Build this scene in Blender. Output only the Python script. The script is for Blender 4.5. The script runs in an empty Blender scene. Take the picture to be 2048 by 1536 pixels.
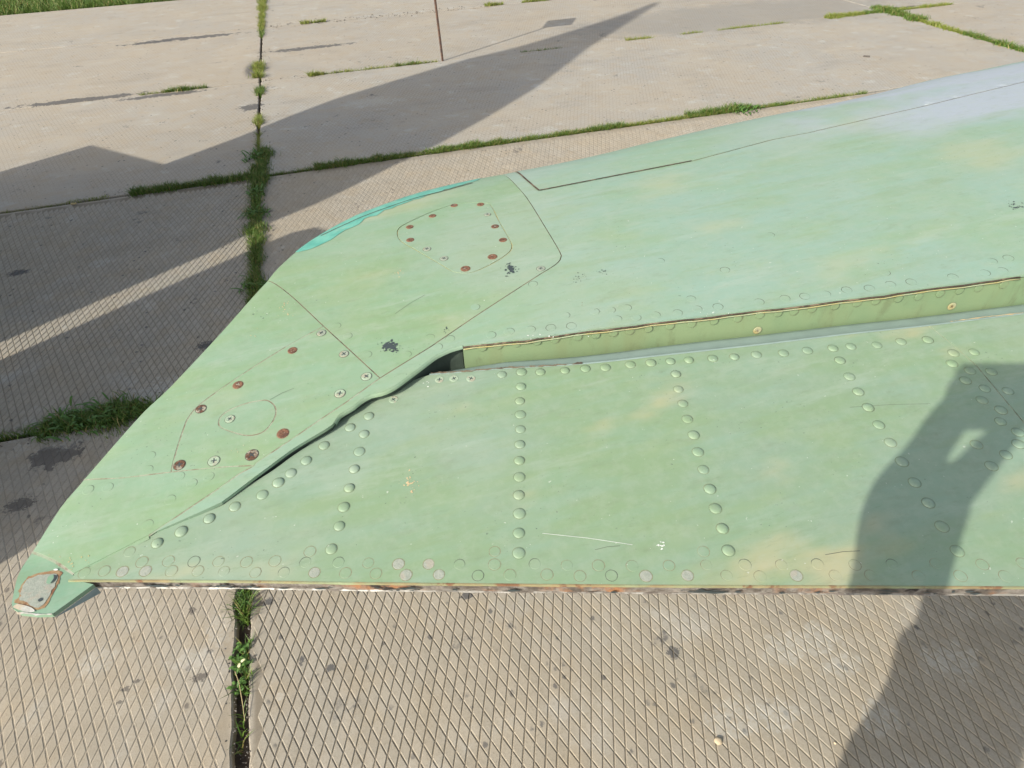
import bpy, bmesh, math, random
import numpy as np
from mathutils import Vector, Matrix
from mathutils.geometry import delaunay_2d_cdt

random.seed(7); RNG = np.random.default_rng(7)
S = bpy.context.scene
COL = S.collection

# ------------------------------------------------------------------ camera
YAW, TILT, ROLL = -0.252487734, 0.857075217, -0.041611111
CAM = np.array([0.472546, -7.987841, 1.541001]); FPX = 1297.888
def _rot():
    ca, sa = math.cos(YAW), math.sin(YAW); cb, sb = math.cos(TILT), math.sin(TILT); cc, sc = math.cos(ROLL), math.sin(ROLL)
    Rz = np.array([[ca, -sa, 0], [sa, ca, 0], [0, 0, 1]]); Rx = np.array([[1, 0, 0], [0, cb, -sb], [0, sb, cb]])
    Ry = np.array([[cc, -sc, 0], [sc, cc, 0], [0, 0, 1]])
    return Rz @ Rx @ Ry
ROT = _rot()
cam_data = bpy.data.cameras.new("camera"); cam = bpy.data.objects.new("camera", cam_data); COL.objects.link(cam)
M4 = Matrix([[*ROT[i], CAM[i]] for i in range(3)] + [[0, 0, 0, 1]])
cam.matrix_world = M4
cam_data.sensor_width = 36.0; cam_data.lens = FPX / 2048 * 36.0
cam_data.clip_start = 0.01; cam_data.clip_end = 500
S.camera = cam

# ------------------------------------------------------------------ sky, sun, exposure
SUN_AZ, SUN_EL = 32.0, 34.5            # direction the sunlight travels in plan, height of the sun
az, el = math.radians(SUN_AZ), math.radians(SUN_EL)
SUN_DIR = np.array([math.cos(az) * math.cos(el), math.sin(az) * math.cos(el), -math.sin(el)])
w = bpy.data.worlds.new("World"); S.world = w; w.use_nodes = True
nt = w.node_tree; nt.nodes.clear()
sky = nt.nodes.new("ShaderNodeTexSky"); sky.sky_type = 'NISHITA'; sky.sun_disc = False
sky.sun_elevation = el
to_sun = -SUN_DIR
sky.sun_rotation = math.atan2(to_sun[0], to_sun[1])
sky.air_density = 1.0; sky.dust_density = 3.0; sky.ozone_density = 0.6
bg = nt.nodes.new("ShaderNodeBackground"); bg.inputs[1].default_value = 0.148
wo = nt.nodes.new("ShaderNodeOutputWorld")
hs = nt.nodes.new("ShaderNodeHueSaturation"); hs.inputs["Saturation"].default_value = 0.62
nt.links.new(sky.outputs[0], hs.inputs["Color"]); nt.links.new(hs.outputs[0], bg.inputs[0]); nt.links.new(bg.outputs[0], wo.inputs[0])
sun_d = bpy.data.lights.new("sun", 'SUN'); sun_d.energy = 3.85; sun_d.angle = math.radians(0.53); sun_d.color = (1.0, 0.93, 0.82)
sun = bpy.data.objects.new("sun", sun_d); COL.objects.link(sun)
sun.rotation_euler = Vector(SUN_DIR).to_track_quat('-Z', 'Y').to_euler(); sun.location = (-8, -13, 9)
S.view_settings.view_transform = 'Standard'; S.view_settings.look = 'None'
S.view_settings.exposure = 0.36; S.view_settings.gamma = 1.0; S.view_settings.use_curve_mapping = False

# ------------------------------------------------------------------ helpers
def tag(o, label=None, cat=None, group=None, kind=None):
    if label: o["label"] = label
    if cat: o["category"] = cat
    if group: o["group"] = group
    if kind: o["kind"] = kind
    return o
def link(o, parent=None):
    COL.objects.link(o)
    if parent is not None: o.parent = parent
    return o
def empty(name, loc=(0, 0, 0)):
    o = bpy.data.objects.new(name, None); o.location = loc; o.empty_display_size = 0.1; COL.objects.link(o); return o
def mesh_np(name, V, F, smooth=False):
    me = bpy.data.meshes.new(name); me.from_pydata([tuple(v) for v in V], [], [tuple(int(i) for i in f) for f in F])
    if smooth: me.polygons.foreach_set("use_smooth", [True] * len(me.polygons))
    me.update(); return me
def fast_mesh(name, V, F):
    """F: (n,k) int array, all faces with k corners"""
    V = np.asarray(V, np.float32); F = np.asarray(F, np.int32); n, k = F.shape
    me = bpy.data.meshes.new(name); me.vertices.add(len(V)); me.vertices.foreach_set("co", V.ravel())
    me.loops.add(n * k); me.loops.foreach_set("vertex_index", F.ravel())
    me.polygons.add(n); me.polygons.foreach_set("loop_start", np.arange(0, n * k, k, dtype=np.int32))
    me.update(calc_edges=True); me.validate(); return me
def obj(name, me, mat=None, parent=None, loc=None):
    o = bpy.data.objects.new(name, me)
    if mat is not None:
        for m in (mat if isinstance(mat, (list, tuple)) else [mat]): me.materials.append(m)
    link(o, parent)
    if loc is not None: o.location = loc
    return o
def bm_obj(name, bm, mat, parent=None, smooth=False):
    bmesh.ops.recalc_face_normals(bm, faces=bm.faces)
    me = bpy.data.meshes.new(name); bm.to_mesh(me); bm.free()
    if smooth: me.polygons.foreach_set("use_smooth", [True] * len(me.polygons))
    return obj(name, me, mat, parent)
def ray(px):
    d = ROT @ np.array([(px[0] - 1024) / FPX, -(px[1] - 768) / FPX, -1.0]); return d / np.linalg.norm(d)
def at(px, z=0.0):
    """point of the horizontal plane z that the photograph shows at this pixel of its 2048 x 1536"""
    d = ray(px); t = (z - CAM[2]) / d[2]; return CAM + d * t
def on(px, zf, it=14):
    z = zf(*at(px, 1.15)[:2])
    for _ in range(it):
        P = at(px, z); z = 0.5 * z + 0.5 * zf(P[0], P[1])
    return at(px, z)
def tube(bm, pts, r, seg=10, cap=True):
    rings = []
    pts = [Vector(p) for p in pts]
    if not isinstance(r, (list, tuple)): r = [r] * len(pts)
    for i, p in enumerate(pts):
        t = (pts[min(i + 1, len(pts) - 1)] - pts[max(i - 1, 0)]).normalized()
        a = Vector((0, 0, 1)) if abs(t.z) < .9 else Vector((1, 0, 0))
        u = t.cross(a).normalized(); v = t.cross(u)
        rings.append([bm.verts.new(p + (u * math.cos(k / seg * 2 * math.pi) + v * math.sin(k / seg * 2 * math.pi)) * r[i]) for k in range(seg)])
    for A, B in zip(rings, rings[1:]):
        for k in range(seg): bm.faces.new((A[k], A[(k + 1) % seg], B[(k + 1) % seg], B[k]))
    if cap: bm.faces.new(rings[0][::-1]); bm.faces.new(rings[-1])
def box(bm, c, half, R=None):
    c = Vector(c); vs = []
    for sx in (-1, 1):
        for sy in (-1, 1):
            for sz in (-1, 1):
                v = Vector((sx * half[0], sy * half[1], sz * half[2]))
                if R is not None: v = R @ v
                vs.append(bm.verts.new(c + v))
    for f in ((0, 1, 3, 2), (4, 6, 7, 5), (0, 4, 5, 1), (2, 3, 7, 6), (0, 2, 6, 4), (1, 5, 7, 3)): bm.faces.new([vs[i] for i in f])
    return vs

# ------------------------------------------------------------------ materials
class N:
    """small wrapper that writes a node tree"""
    def __init__(s, name):
        s.m = bpy.data.materials.new(name); s.m.use_nodes = True; s.t = s.m.node_tree
        s.b = s.t.nodes["Principled BSDF"]; s.pos = s.t.nodes.new("ShaderNodeNewGeometry").outputs["Position"]
    def set(s, sock, v):
        if hasattr(v, "is_output"): s.t.links.new(v, sock)
        elif isinstance(v, (tuple, list)): sock.default_value = (*v, 1.0) if len(v) == 3 and sock.type == 'RGBA' else v
        else: sock.default_value = v
    def math(s, op, a, b=0.0, c=None, clamp=False):
        n = s.t.nodes.new("ShaderNodeMath"); n.operation = op; n.use_clamp = clamp
        s.set(n.inputs[0], a); s.set(n.inputs[1], b)
        if c is not None: s.set(n.inputs[2], c)
        return n.outputs[0]
    def mapping(s, rot=0.0, scale=(1, 1, 1), loc=(0, 0, 0)):
        n = s.t.nodes.new("ShaderNodeMapping"); s.set(n.inputs[0], s.pos)
        n.inputs[1].default_value = loc; n.inputs[2].default_value = (0, 0, rot); n.inputs[3].default_value = scale
        return n.outputs[0]
    def noise(s, scale, detail=4, rough=.55, vec=None, dist=0.0, color=False):
        n = s.t.nodes.new("ShaderNodeTexNoise"); s.set(n.inputs["Vector"], vec if vec is not None else s.pos)
        n.inputs["Scale"].default_value = scale; n.inputs["Detail"].default_value = detail; n.inputs["Roughness"].default_value = rough
        n.inputs["Distortion"].default_value = dist
        return n.outputs["Color" if color else "Fac"]
    def voro(s, scale, vec=None, out="Distance", feature='F1', rand=1.0):
        n = s.t.nodes.new("ShaderNodeTexVoronoi"); n.feature = feature; s.set(n.inputs["Vector"], vec if vec is not None else s.pos)
        n.inputs["Scale"].default_value = scale; n.inputs["Randomness"].default_value = rand
        return n.outputs[out]
    def ss(s, x, a, b):
        n = s.t.nodes.new("ShaderNodeMapRange"); n.interpolation_type = 'SMOOTHSTEP'
        s.set(n.inputs[0], x); n.inputs[1].default_value = a; n.inputs[2].default_value = b
        return n.outputs[0]
    def mix(s, f, a, b, mode='MIX'):
        n = s.t.nodes.new("ShaderNodeMix"); n.data_type = 'RGBA'; n.blend_type = mode
        s.set(n.inputs[0], f); s.set(n.inputs[6], a); s.set(n.inputs[7], b); return n.outputs[2]
    def dist2(s, c, sx=1.0, sy=1.0, rot=0.0):
        """scaled plan distance to the world point c"""
        v = s.t.nodes.new("ShaderNodeVectorMath"); v.operation = 'SUBTRACT'; s.set(v.inputs[0], s.pos); v.inputs[1].default_value = (c[0], c[1], 0)
        n = s.t.nodes.new("ShaderNodeMapping"); s.set(n.inputs[0], v.outputs[0]); n.inputs[2].default_value = (0, 0, rot); n.inputs[3].default_value = (1 / sx, 1 / sy, 0)
        l = s.t.nodes.new("ShaderNodeVectorMath"); l.operation = 'LENGTH'; s.set(l.inputs[0], n.outputs[0]); return l.outputs["Value"]
    def rand(s):
        return s.t.nodes.new("ShaderNodeObjectInfo").outputs["Random"]
    def island(s):
        return s.t.nodes.new("ShaderNodeNewGeometry").outputs["Random Per Island"]
    def bump(s, h, strength=.3, dist=.002):
        n = s.t.nodes.new("ShaderNodeBump"); n.inputs["Strength"].default_value = strength; n.inputs["Distance"].default_value = dist
        s.set(n.inputs["Height"], h); s.t.links.new(n.outputs[0], s.b.inputs["Normal"])
    def out(s, color, rough=.6, metal=0.0, spec=.5):
        s.set(s.b.inputs["Base Color"], color); s.set(s.b.inputs["Roughness"], rough); s.set(s.b.inputs["Metallic"], metal)
        s.b.inputs["Specular IOR Level"].default_value = spec; return s.m
def plain(name, c, rough=.6, metal=0.0, var=.15, scale=60):
    n = N(name); f = n.noise(scale, 4)
    d = tuple(x * (1 - var) for x in c); l = tuple(min(1, x * (1 + var)) for x in c)
    return n.out(n.mix(n.ss(f, .3, .7), d, l), rough, metal)

def concrete(name, grooves, warm=0.0, side=False, soil=0.0, near=0.0):
    n = N(name)
    big = n.noise(1.3, 5, .6); mid = n.noise(9, 5, .6); fine = n.noise(160, 3, .65); grit = n.noise(700, 2, .6)
    c = n.mix(n.ss(big, .35, .65), (.37, .335, .285), (.345, .33, .305))
    c = n.mix(n.math('MULTIPLY', n.ss(mid, .45, .7), .55), c, (.36, .30, .225))                # brownish soil film
    c = n.mix(n.math('MULTIPLY', n.ss(n.noise(6.0, 5, .6, n.mapping(loc=(3, 7, 1))), .55, .72), .6), c, (.44, .44, .43))   # pale cement bloom
    c = n.mix(n.math('MULTIPLY', n.ss(fine, .48, .75), .5), c, (.20, .18, .15)); c = n.mix(n.math('MULTIPLY', n.ss(n.noise(55, 5, .7), .52, .72), .4), c, (.22, .195, .155))
    c = n.mix(n.math('MULTIPLY', n.ss(grit, .56, .70), .5), c, (.52, .49, .43)); c = n.mix(n.math('MULTIPLY', n.ss(n.noise(330, 3, .6, n.mapping(loc=(5, 2, 0))), .60, .70), .55), c, (.12, .11, .10)); c = n.mix(n.math('MULTIPLY', n.ss(n.noise(2.6, 6, .7, n.mapping(rot=.2, scale=(.6, 1.6, 1), loc=(8, 8, 0))), .5, .7), .4), c, (.24, .225, .20))
    c = n.mix(n.math('MULTIPLY', n.math('SUBTRACT', n.rand(), .35), .4), c, (.33, .27, .20))
    if near: c = n.mix(near, c, (.262, .225, .160))
    # black tar flecks and spills, gathered in drifts
    fl = n.voro(26, n.mapping(scale=(1, .8, 1)), rand=1.0); pick = n.noise(10, 3)
    spot = n.math('MULTIPLY', n.ss(n.math('ADD', fl, n.math('MULTIPLY', n.noise(150, 3), .22)), .30, .22), n.ss(pick, .50, .58))
    c = n.mix(n.math('MULTIPLY', spot, .75), c, (.075, .075, .08))
    drift = n.math('MULTIPLY', n.ss(n.noise(4.2, 6, .68, n.mapping(loc=(11, 4, 0))), .63, .69), n.ss(n.noise(40, 4, .6), .42, .56))
    c = n.mix(n.math('MULTIPLY', drift, .7), c, (.085, .085, .09))
    if not side:
        for (px, a, b, r) in (((112, 915), .085, .06, .5), ((40, 1010), .05, .03, .4), ((380, 76), .55, .07, .10), ((300, 85), .3, .05, .12), ((505, 140), .07, .25, 0.0), ((500, 215), .09, .08, 0.0), ((160, 200), .5, .06, .1), ((330, 190), .35, .05, .1), ((620, 95), .4, .06, .1), ((415, 362), .05, .03, .3), ((35, 545), .05, .03, .2), ((415, 690), .05, .03, .2), ((530, 1207), .030, .010, .5), ((605, 1322), .008, .014, .3), ((662, 1337), .016, .010, -.6), ((400, 1355), .022, .012, .4), ((252, 1378), .012, .007, .9), ((275, 1362), .012, .005, .8), ((238, 1405), .010, .005, .8), ((385, 1222), .010, .012, .2), ((420, 1303), .010, .007, .2), ((935, 1192), .02, .012, .5), ((1348, 1306), .02, .016, .5),
                              ((700, 470), .12, .06, .5), ((1790, 16), .3, .05, .1)):
            P = at(px); dd = n.dist2(P, a, b, -r)
            k = n.ss(n.math('ADD', dd, n.math('MULTIPLY', n.math('SUBTRACT', n.noise(14 if a > .07 else 110, 6, .75), .5), 3.6)), .92, .80)
            c = n.mix(n.math('MULTIPLY', k, .85), c, (.075, .075, .08))
        for (px, a, b, r) in (((1600, 1290), .12, .05, .6), ((1680, 1330), .06, .03, .6), ((1470, 1440), .09, .05, .6), ((1560, 1430), .06, .04, .7), ((350, 780), .3, .1, .3), ((180, 860), .4, .08, .3), ((195, 1320), .05, .05, 0),
                              ((1900, 1320), .08, .05, .4), ((1760, 1440), .05, .05, .4), ((1172, 139), .07, .05, 0), ((1095, 257), .06, .04, 0), ((745, 205), .25, .12, .2), ((380, 1320), .06, .03, .2), ((440, 1260), .04, .06, .2), ((560, 1395), .012, .012, .2)):
            P = at(px); dd = n.dist2(P, a, b, -r)
            k = n.ss(n.math('ADD', dd, n.math('MULTIPLY', n.math('SUBTRACT', n.noise(30, 5, .7), .5), 2.6)), 1.0, .55)
            c = n.mix(n.math('MULTIPLY', n.math('MULTIPLY', k, n.ss(n.noise(95, 5, .7), .34, .58)), .42), c, (.45, .45, .43))
    if not side and grooves:
        P = at((1480, 30)); k = n.ss(n.math('ADD', n.dist2(P, 2.0, .62, 0), n.math('MULTIPLY', n.math('SUBTRACT', n.noise(5, 5, .7), .5), 1.2)), 1.1, .6); c = n.mix(n.math('MULTIPLY', k, .55), c, (.22, .215, .205))
    if warm: c = n.mix(warm, c, (.40, .31, .21))
    isl = n.island()
    if not grooves: c = n.mix(1.0, c, n.mix(isl, (.93, .93, .925), (1.05, 1.045, 1.04)), 'MULTIPLY')
    if soil:   # soil packed into the grooves, washed out along the joints
        sx = n.t.nodes.new("ShaderNodeSeparateXYZ"); n.set(sx.inputs[0], n.pos)
        ex = n.ss(n.math('ABSOLUTE', sx.outputs[0]), .02, .035); fy = n.math('ABSOLUTE', n.math('SUBTRACT', n.math('FRACT', n.math('ADD', n.math('MULTIPLY', sx.outputs[1], .5), .5)), .5))
        ey = n.ss(n.math('SUBTRACT', .5, fy), .0, .012); ey = n.ss(fy, .010, .018)
        k = n.math('MULTIPLY', n.math('MULTIPLY', ex, ey), soil); c = n.mix(n.math('MULTIPLY', k, n.ss(n.noise(7, 4), .25, .5)), c, (.15, .125, .09))
    c = n.mix(1.0, c, (1.0, 1.0, .955), 'MULTIPLY')
    h = n.math('ADD', n.math('MULTIPLY', fine, .5), n.math('MULTIPLY', grit, .35))
    if grooves:
        # cast rhombus tread of the far slabs, too small to pick apart there
        def lines(kx, ky, off):
            v = n.t.nodes.new("ShaderNodeVectorMath"); v.operation = 'DOT_PRODUCT'; n.set(v.inputs[0], n.pos); v.inputs[1].default_value = (kx, ky, 0)
            f = n.math('FRACT', n.math('ADD', v.outputs["Value"], off)); return n.math('ABSOLUTE', n.math('SUBTRACT', f, .5))
        g = n.math('MINIMUM', lines(37.74, 14.81, .2), lines(37.74, -14.81, .6))
        g = n.ss(g, .03, .11)
        wear = n.ss(n.noise(2.2, 3), .35, .55)
        c = n.mix(n.math('MULTIPLY', n.math('MULTIPLY', n.math('SUBTRACT', 1.0, g), wear), .35), c, (.17, .15, .12))   # soil lying in the grooves
        h = n.math('ADD', h, n.math('MULTIPLY', g, .3))
    n.bump(h, .4, .002)
    return n.out(c, .88, 0, .3)

def paint(name, base_a, base_b, tan=.5, grey=True, seed=0.0):
    n = N(name); rot = .30
    mp = n.mapping(rot=rot, scale=(1, 2.4, 1), loc=(seed, seed * .7, 0))
    big = n.noise(6.5, 5, .55, mp); st = n.noise(14, 5, .6, n.mapping(rot=rot + .5, scale=(.8, 4.5, 1), loc=(seed, 2, 0)))
    c = n.mix(n.ss(big, .36, .64), base_a, base_b)
    c = n.mix(n.math('MULTIPLY', n.ss(st, .42, .68), .35), c, tuple(x * y for x, y in zip(base_b, (.98, 1.08, 1.15))))
    c = n.mix(n.math('MULTIPLY', n.ss(n.noise(10, 4, .6, n.mapping(rot=.2, scale=(1, 2.2, 1), loc=(4 + seed, 1, 0))), .55, .72), .5), c, (.250, .335, .190))
    t = n.ss(n.noise(5.2, 4, .5, n.mapping(rot=rot, scale=(1, 1.9, 1), loc=(9 + seed, 3, 0))), .56, .74)
    c = n.mix(n.math('MULTIPLY', t, tan), c, (.47, .41, .245))
    t2 = n.ss(n.noise(3.2, 3, .5, n.mapping(loc=(2 + seed, 8, 0))), .48, .68)
    c = n.mix(n.math('MULTIPLY', t2, .35), c, (.325, .375, .315))
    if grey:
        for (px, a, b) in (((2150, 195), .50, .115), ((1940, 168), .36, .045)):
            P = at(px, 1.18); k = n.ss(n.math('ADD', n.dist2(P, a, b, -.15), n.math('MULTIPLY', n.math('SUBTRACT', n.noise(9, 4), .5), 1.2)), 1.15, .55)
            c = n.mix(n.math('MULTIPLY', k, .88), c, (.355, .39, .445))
    sp = n.ss(n.noise(420, 2, .5), .705, .735)
    c = n.mix(n.math('MULTIPLY', n.math('MULTIPLY', sp, n.ss(n.noise(18, 3), .5, .62)), .8), c, (.07, .10, .08))
    ws = n.ss(n.noise(260, 2, .5, n.mapping(loc=(7, 7, 7))), .745, .77)
    c = n.mix(n.math('MULTIPLY', ws, .5), c, (.62, .66, .58))
    dirt = n.noise(34, 6, .7, n.mapping(rot=.8, scale=(1, 2.5, 1)))
    c = n.mix(n.math('MULTIPLY', n.ss(dirt, .50, .75), .26), c, (.17, .205, .125))
    sm = n.noise(7, 5, .65, n.mapping(rot=-.35, scale=(.7, 5, 1), loc=(seed, 6, 1))); c = n.mix(n.math('MULTIPLY', n.ss(sm, .56, .70), .35), c, (.21, .29, .155))
    pl = n.noise(11, 6, .7, n.mapping(rot=.1, scale=(.6, 3, 1), loc=(1, seed, 4))); c = n.mix(n.math('MULTIPLY', n.ss(pl, .54, .70), .3), c, (.36, .425, .36))
    c = n.mix(n.math('MULTIPLY', n.ss(n.noise(75, 6, .75), .42, .66), .22), c, (.335, .395, .31)); c = n.mix(n.math('MULTIPLY', n.ss(n.noise(120, 5, .75, n.mapping(rot=.3, scale=(.5, 2, 1), loc=(3, 9, 2))), .56, .70), .3), c, (.165, .235, .14))
    n.bump(n.math('ADD', n.noise(9, 2), n.math('MULTIPLY', n.noise(500, 2), .02)), .25, .003)
    return n.out(c, n.math('ADD', .42, n.math('MULTIPLY', n.noise(20, 3), .2)), 0, .4)

M = {}
M['concrete'] = concrete("cast_concrete", False, 0, False, 0, .28)
M['concrete_brown'] = concrete("cast_concrete_brown", False, .14, False, 0, .22)
M['concrete_far'] = concrete("cast_concrete_far", True)
M['floor'] = concrete("cast_concrete_grooves", False, 0, False, .72, .1); M['floor_pale'] = concrete("cast_concrete_worn_grooves", False, .1, False, .25, .2)
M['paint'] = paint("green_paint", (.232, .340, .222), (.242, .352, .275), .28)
M['paint_tip'] = paint("green_paint_tip", (.214, .320, .175), (.224, .332, .222), .3, False, 5.0)
M['paint_ail'] = paint("green_paint_aileron", (.215, .312, .180), (.226, .318, .228), 1.0, False, 11.0)
M['paint_cap'] = paint("green_paint_cap", (.20, .335, .20), (.21, .345, .23), .1, False, 17.0)
M['nose'] = plain("shaded_nose_paint", (.235, .315, .285), .5, 0, .08, 40)  # bluish shade of the face turned from the sun, put into the colour
n = N("yellow_green_paint")
c = n.mix(n.ss(n.noise(18, 4), .35, .65), (.225, .305, .165), (.20, .29, .16)); c = n.mix(n.math('MULTIPLY', n.ss(n.noise(30, 4, .6, n.mapping(scale=(1, 1, .2))), .5, .7), .4), c, (.21, .24, .12))
c = n.mix(n.math('MULTIPLY', n.ss(n.noise(55, 6, .7, n.mapping(scale=(1, 1, .35), loc=(2, 2, 2))), .52, .68), .45), c, (.14, .16, .085)); M['web'] = n.out(c, .5)
n = N("teal_paint"); f = n.noise(60, 5, .6)
c = n.mix(n.ss(f, .35, .65), (.09, .345, .265), (.15, .43, .33)); c = n.mix(n.math('MULTIPLY', n.ss(n.noise(45, 5, .7), .52, .66), .7), c, (.27, .43, .31)); M['teal'] = n.out(c, .45)
M['under'] = plain("pale_blue_paint", (.22, .30, .31), .6)
M['inner'] = plain("shaded_inner", (.06, .085, .065), .7)  # dark tone puts the gap's interior shade into the rib colour
def rusty(name, a, b, c0, scale=90):
    n = N(name); f = n.noise(scale, 5, .7); g = n.noise(scale * .33, 4, .6, n.mapping(loc=(5, 5, 5)))
    c = n.mix(n.ss(f, .38, .6), a, b); c = n.mix(n.ss(g, .5, .62), c, c0); n.bump(f, .5, .001); return n.out(c, .85, 0, .3)
M['rust'] = rusty("rust", (.15, .075, .047), (.22, .115, .07), (.10, .055, .04), 500)
M['rust_dark'] = rusty("rust_dark", (.07, .04, .028), (.15, .075, .045), (.30, .28, .22), 600)
n = N("trailing_edge_core"); mp_ = n.mapping(rot=.30, scale=(1, .6, 2.0)); c = n.mix(n.ss(n.noise(60, 5, .7, mp_), .35, .65), (.10, .085, .07), (.27, .25, .22))
c = n.mix(n.math('MULTIPLY', n.ss(n.noise(11, 4, .6, n.mapping(loc=(1, 3, 0))), .52, .62), n.ss(n.noise(90, 4, .6), .38, .6)), c, (.33, .165, .08)); c = n.mix(n.ss(n.noise(28, 4, .6, n.mapping(loc=(4, 1, 2))), .60, .66), c, (.04, .035, .032)); n.bump(n.noise(400, 3), .6, .001); M['te'] = n.out(c, .85, 0, .3)
n = N("trailing_edge_lip"); c = n.mix(n.ss(n.noise(30, 5, .7, n.mapping(rot=.3, scale=(.5, 3, 3))), .4, .6), (.26, .27, .15), (.29, .23, .12)); c = n.mix(n.ss(n.noise(50, 4, .6), .56, .64), c, (.20, .11, .06)); c = n.mix(n.ss(n.noise(14, 4, .6, n.mapping(loc=(3, 3, 3))), .5, .62), c, (.28, .33, .19)); M['te_lip'] = n.out(c, .8, 0, .3)
n = N("chipped_white"); c = n.mix(n.ss(n.noise(70, 4, .7), .42, .55), (.16, .14, .12), (.30, .29, .26)); k_ = n.ss(n.dist2(at((430, 1172), 1.115), .16, .16), 1.1, .7); c = n.mix(n.math('MULTIPLY', n.ss(n.noise(110, 3, .6), .42, .5), n.math('MAXIMUM', k_, n.ss(n.noise(18, 3), .62, .66))), c, (.55, .55, .51)); M['te_white'] = n.out(c, .7, 0, .3)
M['cap_rust'] = rusty("cap_rust", (.28, .17, .09), (.34, .25, .14), (.22, .11, .06), 220); M['worn'] = rusty("worn_paint", (.60, .60, .55), (.45, .45, .40), (.5, .43, .32), 160)
M['seam_dark'] = rusty("seam_dark", (.055, .04, .03), (.10, .07, .05), (.20, .15, .10), 160)
M['seam_rust'] = rusty("seam_rust", (.14, .115, .08), (.19, .15, .10), (.085, .065, .05), 160)
M['seam_pale'] = rusty("seam_pale", (.33, .35, .27), (.21, .17, .12), (.28, .34, .24), 120)
M['seam_yellow'] = rusty("seam_yellow", (.42, .36, .16), (.38, .37, .22), (.35, .40, .26), 90)
M['ring_dark'] = plain("rivet_crack_dark", (.085, .10, .075), .8)
M['ring_tan'] = rusty("rivet_crack_tan", (.25, .245, .15), (.19, .18, .12), (.25, .30, .19), 300)
M['dome_shade_edge'] = rusty("rivet_shade_edge", (.17, .24, .15), (.20, .23, .14), (.13, .16, .10), 60)  # crack ring darkened to put the domes' shade side into the colour
M['screw_grey'] = rusty("screw_grey", (.30, .34, .27), (.25, .29, .23), (.31, .30, .22), 400)
M['bare'] = rusty("bare_metal", (.33, .355, .30), (.28, .31, .26), (.34, .33, .27), 300)
M['screw_green'] = rusty("screw_green", (.33, .42, .31), (.29, .38, .27), (.33, .33, .25), 400)
M['chip'] = plain("dark_chip", (.045, .06, .062), .6)
M['white_chip'] = plain("white_chip", (.66, .70, .64), .6)
M['chalk'] = plain("orange_scuff", (.55, .42, .24), .7)
M['dirt'] = rusty("joint_soil", (.045, .033, .025), (.085, .065, .047), (.06, .05, .035), 40)
M['ground'] = rusty("verge_soil", (.06, .07, .03), (.09, .085, .04), (.05, .07, .02), 5)
def leafmat(name, a, b, c):
    n = N(name); r = n.island(); col = n.mix(r, a, b); col = n.mix(n.ss(n.math('FRACT', n.math('MULTIPLY', r, 7.3)), .8, .9), col, c)
    n.b.inputs["Subsurface Weight"].default_value = 0.0
    return n.out(col, .55, 0, .35)
M['grass'] = leafmat("grass_blades", (.058, .122, .015), (.112, .185, .03), (.26, .22, .08))
M['grass_yellow'] = leafmat("grass_blades_yellow", (.14, .19, .025), (.20, .24, .045), (.29, .25, .09))
M['weed'] = leafmat("weed_leaves", (.06, .14, .025), (.11, .20, .045), (.15, .24, .06))
n = N("concrete_crumbs"); M['crumb'] = n.out(n.mix(n.island(), (.07, .065, .06), (.24, .22, .19)), .9, 0, .2)
M['pole'] = rusty("rusty_pole", (.10, .06, .045), (.15, .09, .06), (.07, .05, .045), 60)
M['sign'] = plain("sign_board", (.55, .55, .53), .6)
M['stone'] = plain("pebble_stone", (.55, .45, .30), .8)
M['straw'] = plain("dry_straw", (.42, .34, .17), .8)
M['petal'] = plain("pale_petal", (.75, .72, .42), .7)
M['twig'] = plain("grey_twig", (.10, .09, .08), .9)

# ------------------------------------------------------------------ ground: soil sheet, apron of cast slabs
V = [(-150, -150, -.12), (150, -150, -.12), (150, 150, -.12), (-150, 150, -.12)]
tag(obj("ground", mesh_np("ground", V, [(0, 1, 2, 3)]), M['ground']), "dark soil and turf below and beyond the concrete apron", "ground", kind="structure")
V = [(-24.2, -13, -.028), (30.2, -13, -.028), (30.2, 2.03, -.028), (-24.2, 2.03, -.028)]
apron = obj("apron", mesh_np("apron", V, [(0, 1, 2, 3)]), M['dirt']); tag(apron, "weathered airfield apron of cast concrete slabs with grassy joints", "pavement", kind="structure")

def slab_outline(x0, x1, y0, y1, rough, seed):
    r = np.random.default_rng(seed); pts = []
    def side(a, b, nrm):
        a = np.array(a); b = np.array(b); L = np.linalg.norm(b - a); k = int(L / .018); wv = r.normal(0, 1, k + 12)
        wv = np.convolve(wv, np.ones(3) / 3, 'same')[6:6 + k]; lo = np.interp(np.arange(k), np.arange(0, k + 20, 4), r.normal(0, 1, len(np.arange(0, k + 20, 4))))
        for i in range(k):
            chip = 0.0
            d = abs(wv[i]) * rough * .55 + abs(lo[i]) * rough * .4
            pts.append(a + (b - a) * (i / k) + np.array(nrm) * d)
    c = .012
    side((x0 + c, y0), (x1 - c, y0), (0, 1)); side((x1, y0 + c), (x1, y1 - c), (-1, 0)); side((x1 - c, y1), (x0 + c, y1), (0, -1)); side((x0, y1 - c), (x0, y0 + c), (1, 0))
    return np.array(pts)
A_X, A_Y = .01325, .03375
node = at((559.2, 1217.2))[:2]
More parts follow.
